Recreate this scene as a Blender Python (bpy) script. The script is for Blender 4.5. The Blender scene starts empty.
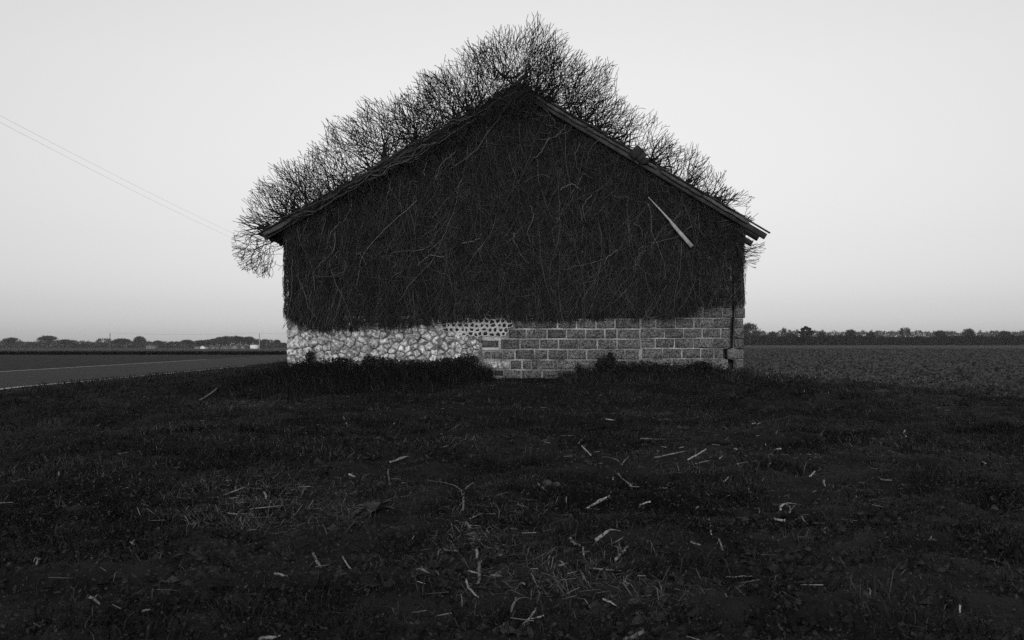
import bpy, math
import numpy as np
from mathutils import Vector

# ------------------------------------------------------------------ camera, sky, sun, exposure
scene = bpy.context.scene
COL = scene.collection
F = 903.0            # focal length in pixels of a 1024 px wide frame
HC = 1.2             # camera height
HOR = 343.0          # picture row of the horizon
Y0 = F / 40.0        # distance of the gable wall (40 px per metre there)

cam_data = bpy.data.cameras.new('camera')
cam = bpy.data.objects.new('camera', cam_data)
COL.objects.link(cam)
cam.location = (0, 0, HC)
cam.rotation_euler = (math.radians(90), 0, 0)
cam_data.sensor_width = 36.0
cam_data.lens = 36.0 * F / 1024.0
cam_data.shift_y = (HOR - 320.0) / 1024.0
cam_data.clip_start = 0.05
cam_data.clip_end = 12000.0
scene.camera = cam

SUN_EL = math.radians(13)
SUN_AZ = math.radians(183)      # clockwise from +Y: behind the camera
world = bpy.data.worlds.new('World')
scene.world = world
world.use_nodes = True
wn, wl = world.node_tree.nodes, world.node_tree.links
wn.clear()
w_out = wn.new('ShaderNodeOutputWorld')
w_bg = wn.new('ShaderNodeBackground')
w_sky = wn.new('ShaderNodeTexSky')
w_sky.sky_type = 'NISHITA'
w_sky.sun_disc = False
w_sky.sun_elevation = SUN_EL
w_sky.sun_rotation = SUN_AZ
w_sky.air_density = 1.0
w_sky.dust_density = 0.3
w_bw = wn.new('ShaderNodeRGBToBW')          # black and white film
w_tc = wn.new('ShaderNodeTexCoord')
w_sep = wn.new('ShaderNodeSeparateXYZ')
w_ramp = wn.new('ShaderNodeValToRGB')       # dull band of air low over the horizon
w_mul = wn.new('ShaderNodeMath'); w_mul.operation = 'MULTIPLY'
RAMP = [(0.0, 0.265), (0.04, 0.30), (0.11, 0.435), (0.19, 0.62), (0.28, 0.82), (0.38, 1.0), (1.0, 1.0)]
els = w_ramp.color_ramp.elements
els[0].position, els[0].color = RAMP[0][0], (RAMP[0][1] / 2,) * 3 + (1,)
els[1].position, els[1].color = RAMP[-1][0], (RAMP[-1][1] / 2,) * 3 + (1,)
for p_, v_ in RAMP[1:-1]:
    e_ = els.new(p_); e_.color = (v_ / 2,) * 3 + (1,)
w_bg.inputs['Strength'].default_value = 0.15
wl.new(w_tc.outputs['Generated'], w_sep.inputs[0])
wl.new(w_sep.outputs['Z'], w_ramp.inputs['Fac'])
wl.new(w_sky.outputs[0], w_bw.inputs[0])
wl.new(w_bw.outputs[0], w_mul.inputs[0])
wl.new(w_ramp.outputs['Color'], w_mul.inputs[1])
wl.new(w_mul.outputs[0], w_bg.inputs['Color'])
wl.new(w_bg.outputs[0], w_out.inputs['Surface'])

sun_data = bpy.data.lights.new('sun', 'SUN')
sun_data.energy = 0.30
sun_data.angle = math.radians(14)
sun_data.color = (1, 1, 1)
sun = bpy.data.objects.new('sun', sun_data)
COL.objects.link(sun)
sd = Vector((math.sin(SUN_AZ) * math.cos(SUN_EL), math.cos(SUN_AZ) * math.cos(SUN_EL), math.sin(SUN_EL)))
sun.rotation_euler = sd.to_track_quat('Z', 'Y').to_euler()
sun.location = sd * 60

vs = scene.view_settings
vs.view_transform = 'Standard'
vs.look = 'None'
vs.exposure = 1.85
vs.gamma = 1.0
vs.use_curve_mapping = False
scene.cycles.use_denoising = False
scene.cycles.max_bounces = 5
scene.cycles.diffuse_bounces = 3
scene.cycles.use_adaptive_sampling = False

# ------------------------------------------------------------------ helpers
rng = np.random.default_rng(11)

def U(a, b, n=None): return rng.uniform(a, b, n)

def tag(o, label=None, cat=None, group=None, kind=None):
    if label: o['label'] = label
    if cat: o['category'] = cat
    if group: o['group'] = group
    if kind: o['kind'] = kind
    return o

def empty(name, loc=(0, 0, 0)):
    o = bpy.data.objects.new(name, None)
    o.location = loc
    o.empty_display_size = 0.3
    COL.objects.link(o)
    return o

def mesh_data(name, verts, quads=None, tris=None, polys=None, smooth=False, shade=None):
    """numpy mesh; polys = list of index lists for odd faces; shade = per-vertex tint stored as an attribute"""
    verts = np.asarray(verts, dtype=np.float32).reshape(-1, 3)
    me = bpy.data.meshes.new(name)
    me.vertices.add(len(verts))
    me.vertices.foreach_set('co', verts.ravel())
    loops, starts, n = [], [], 0
    for arr, k in ((quads, 4), (tris, 3)):
        if arr is not None and len(arr):
            arr = np.asarray(arr, dtype=np.int32).reshape(-1, k)
            loops.append(arr.ravel())
            starts.append(n + np.arange(len(arr), dtype=np.int32) * k)
            n += arr.size
    if polys:
        for p in polys:
            loops.append(np.asarray(p, dtype=np.int32))
            starts.append(np.array([n], dtype=np.int32))
            n += len(p)
    loops = np.concatenate(loops); starts = np.concatenate(starts)
    me.loops.add(len(loops))
    me.loops.foreach_set('vertex_index', loops)
    me.polygons.add(len(starts))
    me.polygons.foreach_set('loop_start', starts)
    if smooth:
        me.polygons.foreach_set('use_smooth', np.ones(len(starts), dtype=bool))
    if shade is not None:
        at = me.attributes.new('shade', 'FLOAT', 'POINT')
        at.data.foreach_set('value', np.asarray(shade, dtype=np.float32))
    me.update(calc_edges=True)
    me.validate()
    return me

def link(name, me, material=None, parent=None, loc=None):
    o = bpy.data.objects.new(name, me)
    if material is not None and not me.materials:
        me.materials.append(material)
    COL.objects.link(o)
    if loc is not None: o.location = loc
    if parent is not None: o.parent = parent
    return o

def norm(v): return v / np.maximum(np.linalg.norm(v, axis=-1, keepdims=True), 1e-9)

def tubes(P0, P1, R0, R1, sides=3):
    """straight tapered tubes for many segments"""
    P0 = np.asarray(P0, float); P1 = np.asarray(P1, float)
    n = len(P0)
    d = norm(P1 - P0)
    ref = np.where(np.abs(d[:, 2:3]) > 0.9, np.array([[1.0, 0, 0]]), np.array([[0, 0, 1.0]]))
    a = norm(np.cross(d, ref)); b = np.cross(d, a)
    ang = np.arange(sides) * 2 * np.pi / sides
    ring = a[:, None, :] * np.cos(ang)[None, :, None] + b[:, None, :] * np.sin(ang)[None, :, None]
    V = np.concatenate([P0[:, None] + ring * np.asarray(R0)[:, None, None], P1[:, None] + ring * np.asarray(R1)[:, None, None]], axis=1)
    base = (np.arange(n) * 2 * sides)[:, None]
    i = np.arange(sides); j = (i + 1) % sides
    q = np.stack([i, j, j + sides, i + sides], axis=1)
    Q = (base[:, :, None] + q[None]).reshape(-1, 4)
    return V.reshape(-1, 3), Q

def poly_tube(pts, radii, sides=6, caps=True):
    """one continuous tube along a polyline; returns verts, quads, polys"""
    pts = np.asarray(pts, float); n = len(pts)
    t = np.gradient(pts, axis=0); t = norm(t)
    ref = np.array([0, 0, 1.0]) if abs(t[0, 2]) < 0.8 else np.array([0, 1.0, 0])
    V = []
    for k in range(n):
        a = np.cross(t[k], ref); a /= max(np.linalg.norm(a), 1e-9); b = np.cross(t[k], a)
        for s in range(sides):
            w = 2 * np.pi * s / sides
            V.append(pts[k] + radii[k] * (a * np.cos(w) + b * np.sin(w)))
    Q = [[k * sides + s, k * sides + (s + 1) % sides, (k + 1) * sides + (s + 1) % sides, (k + 1) * sides + s] for k in range(n - 1) for s in range(sides)]
    P = [list(range(sides))[::-1], [(n - 1) * sides + s for s in range(sides)]] if caps else []
    return np.array(V), np.array(Q), P

def boxes(lst):
    """list of (x0,x1,y0,y1,z0,z1)"""
    V, Q = [], []
    for (x0, x1, y0, y1, z0, z1) in lst:
        b = len(V)
        V += [(x0, y0, z0), (x1, y0, z0), (x1, y1, z0), (x0, y1, z0), (x0, y0, z1), (x1, y0, z1), (x1, y1, z1), (x0, y1, z1)]
        Q += [(b, b + 3, b + 2, b + 1), (b + 4, b + 5, b + 6, b + 7), (b, b + 1, b + 5, b + 4), (b + 1, b + 2, b + 6, b + 5), (b + 2, b + 3, b + 7, b + 6), (b + 3, b, b + 4, b + 7)]
    return V, Q

def prism(poly, y0, y1):
    """polygon in x,z (counter-clockwise seen from -y) extruded along y"""
    n = len(poly)
    V = [(x, y0, z) for x, z in poly] + [(x, y1, z) for x, z in poly]
    P = [list(range(n)), list(range(n, 2 * n))[::-1]]
    P += [[i, i + n, (i + 1) % n + n, (i + 1) % n] for i in range(n)]
    return V, P

def hash2(ix, iy, s):
    h = (ix.astype(np.int64) * 374761393 + iy.astype(np.int64) * 668265263 + s * 1274126177) & 0xffffffff
    h = ((h ^ (h >> 13)) * 1274126177) & 0xffffffff
    return ((h ^ (h >> 16)) & 0xffff) / 65535.0

def vnoise(x, y, s=0):
    x = np.asarray(x, float); y = np.asarray(y, float)
    ix = np.floor(x).astype(np.int64); iy = np.floor(y).astype(np.int64)
    fx = x - ix; fy = y - iy
    fx = fx * fx * (3 - 2 * fx); fy = fy * fy * (3 - 2 * fy)
    a = hash2(ix, iy, s); b = hash2(ix + 1, iy, s); c = hash2(ix, iy + 1, s); d = hash2(ix + 1, iy + 1, s)
    return (a * (1 - fx) + b * fx) * (1 - fy) + (c * (1 - fx) + d * fx) * fy

def fbm(x, y, s=0, o=3):
    t = 0; amp = 0.5
    for k in range(o):
        t = t + amp * vnoise(np.asarray(x) * 2 ** k, np.asarray(y) * 2 ** k, s + k); amp *= 0.5
    return t

def sstep(a, b, x):
    t = np.clip((np.asarray(x, float) - a) / (b - a), 0, 1)
    return t * t * (3 - 2 * t)

def wx(px, Y=Y0): return (px - 512.0) / F * Y
def wz(py, Y=Y0): return HC + (HOR - py) / F * Y

# ------------------------------------------------------------------ materials (monochrome film: all neutral greys)
def material(name, grey, var=0.3, scale=4.0, rough=0.9, bump=0.0, bscale=20.0, rnd=0.0, attr=False, spec=0.15, detail=5.0, second=None, trans=0.0):
    m = bpy.data.materials.new(name); m.use_nodes = True
    nt = m.node_tree; N, L = nt.nodes, nt.links
    N.clear()
    out = N.new('ShaderNodeOutputMaterial'); bs = N.new('ShaderNodeBsdfPrincipled')
    L.new(bs.outputs[0], out.inputs[0])
    bs.inputs['Roughness'].default_value = rough
    bs.inputs['Specular IOR Level'].default_value = spec
    geo = N.new('ShaderNodeNewGeometry')
    nz = N.new('ShaderNodeTexNoise'); nz.inputs['Scale'].default_value = scale; nz.inputs['Detail'].default_value = detail
    L.new(geo.outputs['Position'], nz.inputs['Vector'])
    mr = N.new('ShaderNodeMapRange')
    mr.inputs['From Min'].default_value = 0.3; mr.inputs['From Max'].default_value = 0.7
    mr.inputs['To Min'].default_value = grey * (1 - var); mr.inputs['To Max'].default_value = grey * (1 + var)
    L.new(nz.outputs['Fac'], mr.inputs['Value'])
    val = mr.outputs[0]
    if second:                                   # a finer speckle (lichen, pits, grit)
        s2, v2 = second
        n2 = N.new('ShaderNodeTexNoise'); n2.inputs['Scale'].default_value = s2; n2.inputs['Detail'].default_value = 3
        L.new(geo.outputs['Position'], n2.inputs['Vector'])
        m2 = N.new('ShaderNodeMapRange')
        m2.inputs['From Min'].default_value = 0.35; m2.inputs['From Max'].default_value = 0.65
        m2.inputs['To Min'].default_value = 1 - v2; m2.inputs['To Max'].default_value = 1 + v2
        L.new(n2.outputs['Fac'], m2.inputs['Value'])
        mm = N.new('ShaderNodeMath'); mm.operation = 'MULTIPLY'
        L.new(val, mm.inputs[0]); L.new(m2.outputs[0], mm.inputs[1]); val = mm.outputs[0]
    if rnd:
        oi = N.new('ShaderNodeObjectInfo'); m3 = N.new('ShaderNodeMapRange')
        m3.inputs['To Min'].default_value = 1 - rnd; m3.inputs['To Max'].default_value = 1 + rnd
        L.new(oi.outputs['Random'], m3.inputs['Value'])
        mm = N.new('ShaderNodeMath'); mm.operation = 'MULTIPLY'
        L.new(val, mm.inputs[0]); L.new(m3.outputs[0], mm.inputs[1]); val = mm.outputs[0]
    if attr:
        at = N.new('ShaderNodeAttribute'); at.attribute_name = 'shade'
        mm = N.new('ShaderNodeMath'); mm.operation = 'MULTIPLY'
        L.new(val, mm.inputs[0]); L.new(at.outputs['Fac'], mm.inputs[1]); val = mm.outputs[0]
    L.new(val, bs.inputs['Base Color'])
    if bump:
        bn = N.new('ShaderNodeTexNoise'); bn.inputs['Scale'].default_value = bscale; bn.inputs['Detail'].default_value = 6
        L.new(geo.outputs['Position'], bn.inputs['Vector'])
        bp = N.new('ShaderNodeBump'); bp.inputs['Strength'].default_value = bump; bp.inputs['Distance'].default_value = 0.03
        L.new(bn.outputs['Fac'], bp.inputs['Height']); L.new(bp.outputs[0], bs.inputs['Normal'])
    return m

M = {
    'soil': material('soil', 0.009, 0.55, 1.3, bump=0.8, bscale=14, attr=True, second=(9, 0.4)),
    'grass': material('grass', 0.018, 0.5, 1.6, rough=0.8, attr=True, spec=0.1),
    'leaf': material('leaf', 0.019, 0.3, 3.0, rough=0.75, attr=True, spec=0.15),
    'straw': material('straw', 0.22, 0.35, 14.0, rough=0.8, attr=True),
    'stalk': material('stalk', 0.24, 0.45, 22.0, rough=0.8, rnd=0.5, bump=0.3, bscale=60),
    'asphalt': material('asphalt', 0.030, 0.12, 0.4, rough=0.85, second=(60, 0.15), bump=0.2, bscale=120),
    'paint': material('paint', 0.45, 0.3, 1.5, rough=0.7),
    'rubble': material('rubble', 0.43, 0.3, 5.0, bump=1.0, bscale=20, rnd=0.30, second=(15, 0.6)),
    'rubble_mortar': material('rubble_mortar', 0.17, 0.5, 5.0, bump=1.0, bscale=22, second=(18, .5)),
    'flint': material('flint', 0.022, 0.4, 9.0, rough=0.7, bump=0.4, bscale=30, rnd=0.4),
    'lime': material('lime', 0.45, 0.22, 6.0, bump=0.6, bscale=35, second=(40, 0.2)),
    'block': material('block', 0.112, 0.25, 2.2, bump=1.0, bscale=45, rnd=0.22, second=(30, 0.75)),
    'mortar': material('mortar', 0.35, 0.6, 2.6, bump=0.7, bscale=30, second=(30, 0.25)),
    'wallback': material('wallback', 0.08, 0.3, 2.0, bump=0.5),
    'bark': material('bark', 0.020, 0.3, 6.0, attr=True),
    'twig': material('twig', 0.035, 0.3, 3.0, attr=True),
    'vine': material('vine', 0.085, 0.5, 9.0, rnd=0.6),
    'timber': material('timber', 0.05, 0.4, 7.0, bump=0.5, bscale=25, rnd=0.25),
    'verge': material('verge', 0.075, 0.4, 8.0, bump=0.5, bscale=25, rnd=0.3),
    'lath': material('lath', 0.34, 0.25, 11.0, bump=0.4, bscale=30),
    'tile': material('tile', 0.05, 0.4, 5.0, bump=0.5, bscale=20, rnd=0.35),
    'bark_board': material('bark_board', 0.03, 0.4, 8.0, bump=0.5),
    'stone': material('stone', 0.05, 0.35, 8.0, bump=0.6, bscale=25, rnd=0.2),
    'far_twig': material('far_twig', 0.055, 0.3, 0.3, attr=True),
    'conifer': material('conifer', 0.022, 0.3, 0.6, attr=True),
    'render_white': material('render_white', 0.82, 0.1, 0.5),
    'render_grey': material('render_grey', 0.22, 0.15, 0.5),
    'roof_far': material('roof_far', 0.09, 0.25, 0.7),
    'pane': material('pane', 0.03, 0.1, 1.0, rough=0.2, spec=0.5),
    'pole': material('pole', 0.14, 0.25, 2.0),
    'concrete_pole': material('concrete_pole', 0.30, 0.2, 2.0),
    'wire': material('wire', 0.10, 0.1, 1.0),
}

# ------------------------------------------------------------------ ground
BX0, BX1, BY1 = -5.6, 5.78, Y0 + 14.0

def ground_h(x, y):
    x = np.asarray(x, float); y = np.asarray(y, float)
    dx = np.maximum(np.maximum(BX0 - 0.6 - x, x - BX1 - 0.2), 0)
    dy = np.maximum(np.maximum(Y0 - 0.5 - y, y - BY1), 0)
    d = np.sqrt(dx * dx + dy * dy)
    h = 0.31 * (1 - sstep(0.0, 5.5, d))
    near = np.clip(1 - (y - 26) / 30, 0, 1) * np.clip(1 - (np.abs(x + 1.5) - 10.5) / 1.5, 0, 1)
    h = h + near * ((fbm(x * 0.35, y * 0.35, 3) - 0.44) * 0.22 + (fbm(x * 0.28 + 5, y * 1.0, 15) - 0.44) * 0.30 * np.clip((y - 4) / 5, 0.25, 1) * np.clip((Y0 + 1 - y) / 4, 0, 1) + (fbm(x * 1.7, y * 1.7, 9) - 0.44) * 0.20)
    # the land on the road side falls away gently beyond the road
    side = 1 - sstep(-0.20, 0.12, x / np.maximum(y, 1.0))
    fall = -np.clip((y - 93) / (700 - 93), 0, 1) * 3.45
    return h + fall * side

def at_ground(px, py, lift=0.0):
    """point of the ground seen in that direction"""
    dx = (px - 512.0) / F; dz = (HOR - py) / F
    lo, hi = 1.0, 400.0
    for y in np.arange(2.0, 400.0, 0.25):
        if HC + dz * y < float(ground_h(dx * y, y)) + lift:
            hi = y; lo = y - 0.25; break
    for _ in range(18):
        mid = (lo + hi) / 2
        if HC + dz * mid < float(ground_h(dx * mid, mid)) + lift: hi = mid
        else: lo = mid
    return np.array([dx * hi, hi, HC + dz * hi])

def axis(lo, hi, step, far0, far1, g=1.16):
    a = list(np.arange(lo, hi + 1e-6, step))
    s = step; v = a[-1]; up = []
    while v < far1: s *= g; v += s; up.append(v)
    s = step; v = lo; dn = []
    while v > far0: s *= g; v -= s; dn.append(v)
    return np.array(dn[::-1] + a + up)

gx = axis(-14, 14, 0.13, -1300, 1300)
gy = axis(2.0, 27, 0.13, -60, 1500)
GX, GY = np.meshgrid(gx, gy)
GZ = ground_h(GX, GY)
clod = ((vnoise(GX * 4.2, GY * 4.2, 21) - 0.5) * 0.07 + (rng.random(GX.shape) - .5) * .025) * np.clip(1 - (GY - 24) / 40, 0, 1)
fieldmask = sstep(5.5, 8.0, GX) * sstep(17, 22, GY)
ny, nx = GX.shape
idx = np.arange(nx * ny).reshape(ny, nx)
gq = np.stack([idx[:-1, :-1], idx[:-1, 1:], idx[1:, 1:], idx[1:, :-1]], axis=-1).reshape(-1, 4)
# stubble field on the right and far fields are paler earth than the grazed grass by the barn
ratio = GX / np.maximum(GY, 1)
far_f = sstep(24, 34, GY)
far_left = sstep(88, 98, GY) * (1 - sstep(-0.25, -0.2, ratio))
sh = 1.0 + 3.6 * np.maximum(fieldmask, far_f * sstep(0.1, 0.2, ratio)) + 0.55 * far_f * (1 - sstep(-0.3, -0.1, ratio)) + 1.3 * far_left
ground = link('ground', mesh_data('ground', np.stack([GX, GY, GZ + clod], -1), quads=gq, smooth=True, shade=sh.ravel()), M['soil'])
tag(ground, 'dark uneven grassland and fields around the barn', 'ground', kind='structure')

# road on the left
def strip(name, x_of, w0, w1, ys, dz, mat_, parent=None):
    V, Q = [], []
    for i, y in enumerate(ys):
        xs = (x_of(y) + w0, x_of(y) + w1)
        for x in xs: V.append((x, y, float(ground_h(x, y)) + dz))
        if i: Q.append((2 * i - 2, 2 * i - 1, 2 * i + 1, 2 * i))
    return link(name, mesh_data(name, V, quads=Q), mat_, parent)

road_x = lambda y: -13.2 - 0.03 * (y - 38)
yr = np.concatenate([np.arange(-40, 92, 4.0), np.arange(92, 700, 20.0)])
road = strip('road', road_x, -8.1, 0.06, yr, 0.03, M['asphalt'])
tag(road, 'straight dark asphalt road running past the barn on the left', 'road', kind='structure')
for k, (a, b, ys) in enumerate([(-0.20, -0.02, np.append(np.arange(-40, 45, 4.0), 46.0)), (-7.75, -7.57, np.arange(-40, 68, 4.0))]):
    strip('edge_line', road_x, a, b, ys, 0.035, M['paint'], road)

V, Q = [], []
for i, y in enumerate(yr):
    for dx_, dz in ((0.05, 0.028), (0.5, 0.012), (1.1, -0.06)):
        x = road_x(y) + dx_ + (0 if dx_ < .1 else .12 * float(vnoise(y * .8, dx_ * 9, 4))); V.append((x, y, float(ground_h(x, y)) + dz))
    if i:
        for j in range(2): b = 3 * i + j; Q.append((b - 3, b - 2, b + 1, b))
tag(link('road_shoulder', mesh_data('road_shoulder', V, quads=Q, shade=np.full(len(V), 2.2)), M['soil']), 'earth shoulder along the near side of the road', 'shoulder', kind='structure')

# ------------------------------------------------------------------ barn
barn = empty('barn', (0, Y0, 0.3))
tag(barn, 'old gabled barn of rubble stone and blocks, overgrown with bare creeper', 'barn')
bpos = Vector((0, Y0, 0.3))

def bpart(name, me, mat_, parent):
    """part given in world coordinates below the barn or one of its parts (all unmoved but for the barn's root)"""
    o = link(name, me, mat_, parent)
    if parent is barn: o.location = -bpos
    return o

YV = Y0 - 0.45                        # verge plane
APX, APZ = wx(520, YV), wz(83, YV)
LX, LZ = wx(258, YV), wz(233, YV)
RX, RZ = wx(770, YV), wz(231, YV)
RCX = wx(751, YV)                     # the covering on the right stops here
def roof_z(x):
    return APZ + (x - APX) * ((LZ - APZ) / (LX - APX) if x < APX else (RZ - APZ) / (RX - APX))
ROOF_T = 0.13
# gable wall core: two leaves parted by the crack near the right corner
crackL = [(731.8, 225), (731.8, 305), (731.4, 317.6), (729.3, 319), (729, 338), (729, 347.6), (722.4, 349), (722.4, 353), (722.8, 358), (726.6, 360), (726.8, 368.6), (726.5, 370), (726.5, 395)]
crackR = [(736, 225), (736, 310), (735, 338), (735, 348.0), (728.6, 350.2), (728.8, 354), (728.8, 358.5), (735.4, 360.5), (735.5, 368), (734, 371), (734, 395)]
wl_x, wr_x = wx(288.5), wx(743.3)
zb = wz(395)
def under(x): return roof_z(x) - ROOF_T - 0.02
cl = [(wx(a), wz(b)) for a, b in crackL]; cr = [(wx(a), wz(b)) for a, b in crackR]
cl[0] = (cl[0][0], under(cl[0][0])); cr[0] = (cr[0][0], under(cr[0][0]))
poly1 = [(wl_x, zb)] + cl[::-1] + [(APX, under(APX)), (wl_x, under(wl_x))]
V, P = prism(poly1, Y0, Y0 + 0.4)
front = bpart('front_wall', mesh_data('front_wall', V, polys=P), M['mortar'], barn)
front['label'] = 'gable wall, bare stone and blocks only along its foot'
poly2 = cr[::-1][:1] + [(wr_x, zb), (wr_x, under(wr_x))] + cr[:-1]
V, P = prism(poly2, Y0 + 0.002, Y0 + 0.39)
corner = bpart('corner_pier', mesh_data('corner_pier', V, polys=P), M['mortar'], barn)
corner['label'] = 'right corner pier parted from the wall by a crack'
V, Q = boxes([(wl_x + 0.01, wl_x + 0.4, Y0 + 0.30, BY1, zb, under(wl_x) - 0.05)])
bpart('side_wall', mesh_data('side_wall', V, quads=Q), M['wallback'], barn)
V, Q = boxes([(wr_x - 0.75, wr_x - 0.01, Y0 + 0.408, BY1, zb, under(wr_x) - 0.05)])
bpart('side_wall', mesh_data('side_wall', V, quads=Q), M['wallback'], barn)
V, P = prism([(wl_x + 0.02, zb), (wr_x - 0.02, zb), (wr_x - 0.02, under(wr_x) - 0.02), (APX, under(APX) - 0.02), (wl_x + 0.02, under(wl_x) - 0.02)], BY1 + 0.002, BY1 + 0.3)
bpart('rear_wall', mesh_data('rear_wall', V, polys=P), M['wallback'], barn)

# --- shared block meshes: rough chamfered blocks, unit size, front at y = 0
def block_mesh(k):
    r = np.random.default_rng(100 + k)
    c = 0.035; cz = 0.07
    out = [(0, 0), (0.5, 0), (1, 0), (1, 0.5), (1, 1), (0.5, 1), (0, 1), (0, 0.5)]
    inn = [(c, cz), (0.5, cz), (1 - c, cz), (1 - c, 0.5), (1 - c, 1 - cz), (0.5, 1 - cz), (c, 1 - cz), (c, 0.5)]
    V = []
    for x, z in out: V.append((x + r.uniform(-.012, .012), 0.06, z + r.uniform(-.03, .03)))
    for x, z in out: V.append((x + r.uniform(-.012, .012), 0.014 + r.uniform(-.003, .004), z + r.uniform(-.03, .03)))
    for x, z in inn: V.append((x + r.uniform(-.012, .012), r.uniform(-.004, .005), z + r.uniform(-.03, .03)))
    V.append((0.5 + r.uniform(-.1, .1), r.uniform(-.004, .004), 0.5 + r.uniform(-.1, .1)))
    Q = [(i, (i + 1) % 8, (i + 1) % 8 + 8, i + 8) for i in range(8)] + [(i + 8, (i + 1) % 8 + 8, (i + 1) % 8 + 16, i + 16) for i in range(8)]
    T = [(i + 16, (i + 1) % 8 + 16, 24) for i in range(8)]
    me = mesh_data('block', V, quads=Q, tris=T)
    me.materials.append(M['block'])
    return me
BM = [block_mesh(k) for k in range(7)]
n_block = 0
def block(x0, y0, x1, y1, parent, joint=0.95, proud=0.022, mat_=None):
    """rectangle in wall pixels"""
    global n_block
    o = bpy.data.objects.new('block', BM[n_block % 7]); n_block += 1
    COL.objects.link(o); o.parent = parent
    j = joint / 2
    w = (x1 - x0 - joint) / 40; h = (y1 - y0 - joint) / 40
    o.location = (wx(x0 + j), Y0 - proud - U(0, 0.010), wz(y1 - j))
    o.scale = (w, 1, h)
    if mat_:
        o.material_slots[0].link = 'OBJECT'; o.material_slots[0].material = mat_
    return o

rowsL = [(319.0, 328.9, [514, 537.5, 557.5, 576.5, 596, 615, 640]),
         (328.9, 339.0, [508, 526.5, 547, 566.5, 585.5, 605, 617, 639.6]),
         (339.0, 349.4, [500.5, 520, 539.5, 558.5, 578.5, 597.5, 617, 640.6]),
         (349.4, 359.9, [502.5, 515, 534.5, 548, 567.5, 586.5, 606, 625, 639.4]),
         (359.9, 369.8, [510, 522, 531.5, 538, 557.5, 576.5, 596, 615, 640.2]),
         (369.8, 379.9, [504, 521, 542, 562, 580, 600, 620, 640])]
rowsR = [(308.0, 318.1, [684, 703, 722.5, 733]),
         (318.1, 328.4, [640.8, 656, 675.5, 694, 713, 730.8]),
         (328.4, 338.2, [640.4, 664.5, 683.5, 702, 721, 730.6]),
         (338.2, 348.3, [641.2, 655, 674.5, 693.5, 712.5, 730.6]),
         (348.3, 358.7, [641.8, 662.5, 682, 700.5, 714, 723.8]),
         (358.7, 368.7, [641, 655, 672, 690, 711, 728.3]),
         (368.7, 379, [640.6, 660, 680, 700, 720, 728])]
for rows in (rowsL, rowsR):
    for (a, b, xs) in rows:
        for x0, x1 in zip(xs[:-1], xs[1:]):
            block(x0, a, x1, b, front, joint=U(1.0, 1.9))
# odd blocks and pale stones where rubble and block work meet
for (x0, y0, x1, y1, m_) in [(480.8, 340, 499, 347.5, None), (484, 351.5, 491, 359, None), (491, 351.5, 502.4, 359, None), (481, 347.6, 500, 351.2, 'lime'),
                             (488.5, 361, 497.5, 369, 'rubble'), (497.7, 360.6, 510, 369.2, 'rubble'), (484, 370, 494, 376, 'flint'), (494, 370, 503.5, 376, 'flint')]:
    block(x0, y0, x1, y1, front, joint=1.0, mat_=M[m_] if m_ else None)
# corner pier blocks, a little askew
for (x0, y0, x1, y1) in [(735, 308, 745, 318.2), (734.0, 318.6, 742.6, 328), (733.9, 328.4, 744, 338.4), (734, 338.6, 744, 348.8), (727.4, 349, 744, 359.4), (734.4, 359.8, 744, 369.6), (733, 370, 744.2, 380)]:
    block(x0, y0, x1, y1, corner, joint=0.5, proud=0.03 + U(0, .03))
for k in range(8):
    block(734.8 + U(0, .6), 298 - 10.1 * k, 744 + U(-.6, .8), 308 - 10.1 * k, corner, joint=0.6, proud=0.02 + U(0, .03))
# blocks behind thin creeper on the right stay single; those under the thick creeper are one mass
hidV, hidQ = [], []
for k in range(24):
    yb = 318.4 - 10.1 * k if k else 318.4
    yt = yb - 10.1
    off = 9.6 * (k % 2)
    for x0 in np.arange(288.6 - off, 732.4, 19.2):
        x1 = min(x0 + 19.2, 732.4); x0 = max(x0, 288.3)
        if x1 - x0 < 4: continue
        xm0, xm1 = wx(x0), wx(x1)
        zt = wz(yt)
        if zt > min(under(xm0), under(xm1)) - 0.05: continue
        if k == 0 and x1 > 684: continue
        if x0 > 676:
            block(x0, yt, x1, yb, front, joint=1.0)
        else:
            v, q = boxes([(xm0 + .003, xm1 - .003, Y0 - .018 - U(0, .02), Y0 + .01, wz(yb) + .003, zt - .003)])
            hidQ.append(np.array(q) + len(hidV)); hidV += v
hb = bpart('covered_blocks', mesh_data('covered_blocks', hidV, quads=np.concatenate(hidQ)), M['block'], front)
hb['kind'] = 'stuff'

# --- rubble and flint work: cells of a relaxed point pattern
def cell(p, others, rect):
    poly = [(rect[0], rect[1]), (rect[2], rect[1]), (rect[2], rect[3]), (rect[0], rect[3])]
    for q in others:
        mx, my = (p[0] + q[0]) / 2, (p[1] + q[1]) / 2
        nx_, ny_ = q[0] - p[0], q[1] - p[1]
        new = []
        for i in range(len(poly)):
            a, b = poly[i], poly[(i + 1) % len(poly)]
            da = (a[0] - mx) * nx_ + (a[1] - my) * ny_; db = (b[0] - mx) * nx_ + (b[1] - my) * ny_
            if da <= 0: new.append(a)
            if da * db < 0:
                t = da / (da - db); new.append((a[0] + t * (b[0] - a[0]), a[1] + t * (b[1] - a[1])))
        poly = new
        if len(poly) < 3: return None
    return poly

def cells(points, rect, reach):
    pts = np.array(points); out = []
    for i, p in enumerate(pts):
        d = np.hypot(*(pts - p).T); nb = [tuple(pts[j]) for j in np.argsort(d) if j != i and d[j] < reach]
        c = cell(tuple(p), nb, rect)
        if c and len(c) >= 3: out.append((tuple(p), c))
    return out

def shrink(poly, c, by):
    out = []
    for x, y in poly:
        d = math.hypot(x - c[0], y - c[1])
        k = max(0.3, 1 - by / max(d, 1e-6))
        out.append((c[0] + (x - c[0]) * k, c[1] + (y - c[1]) * k))
    return out

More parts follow.
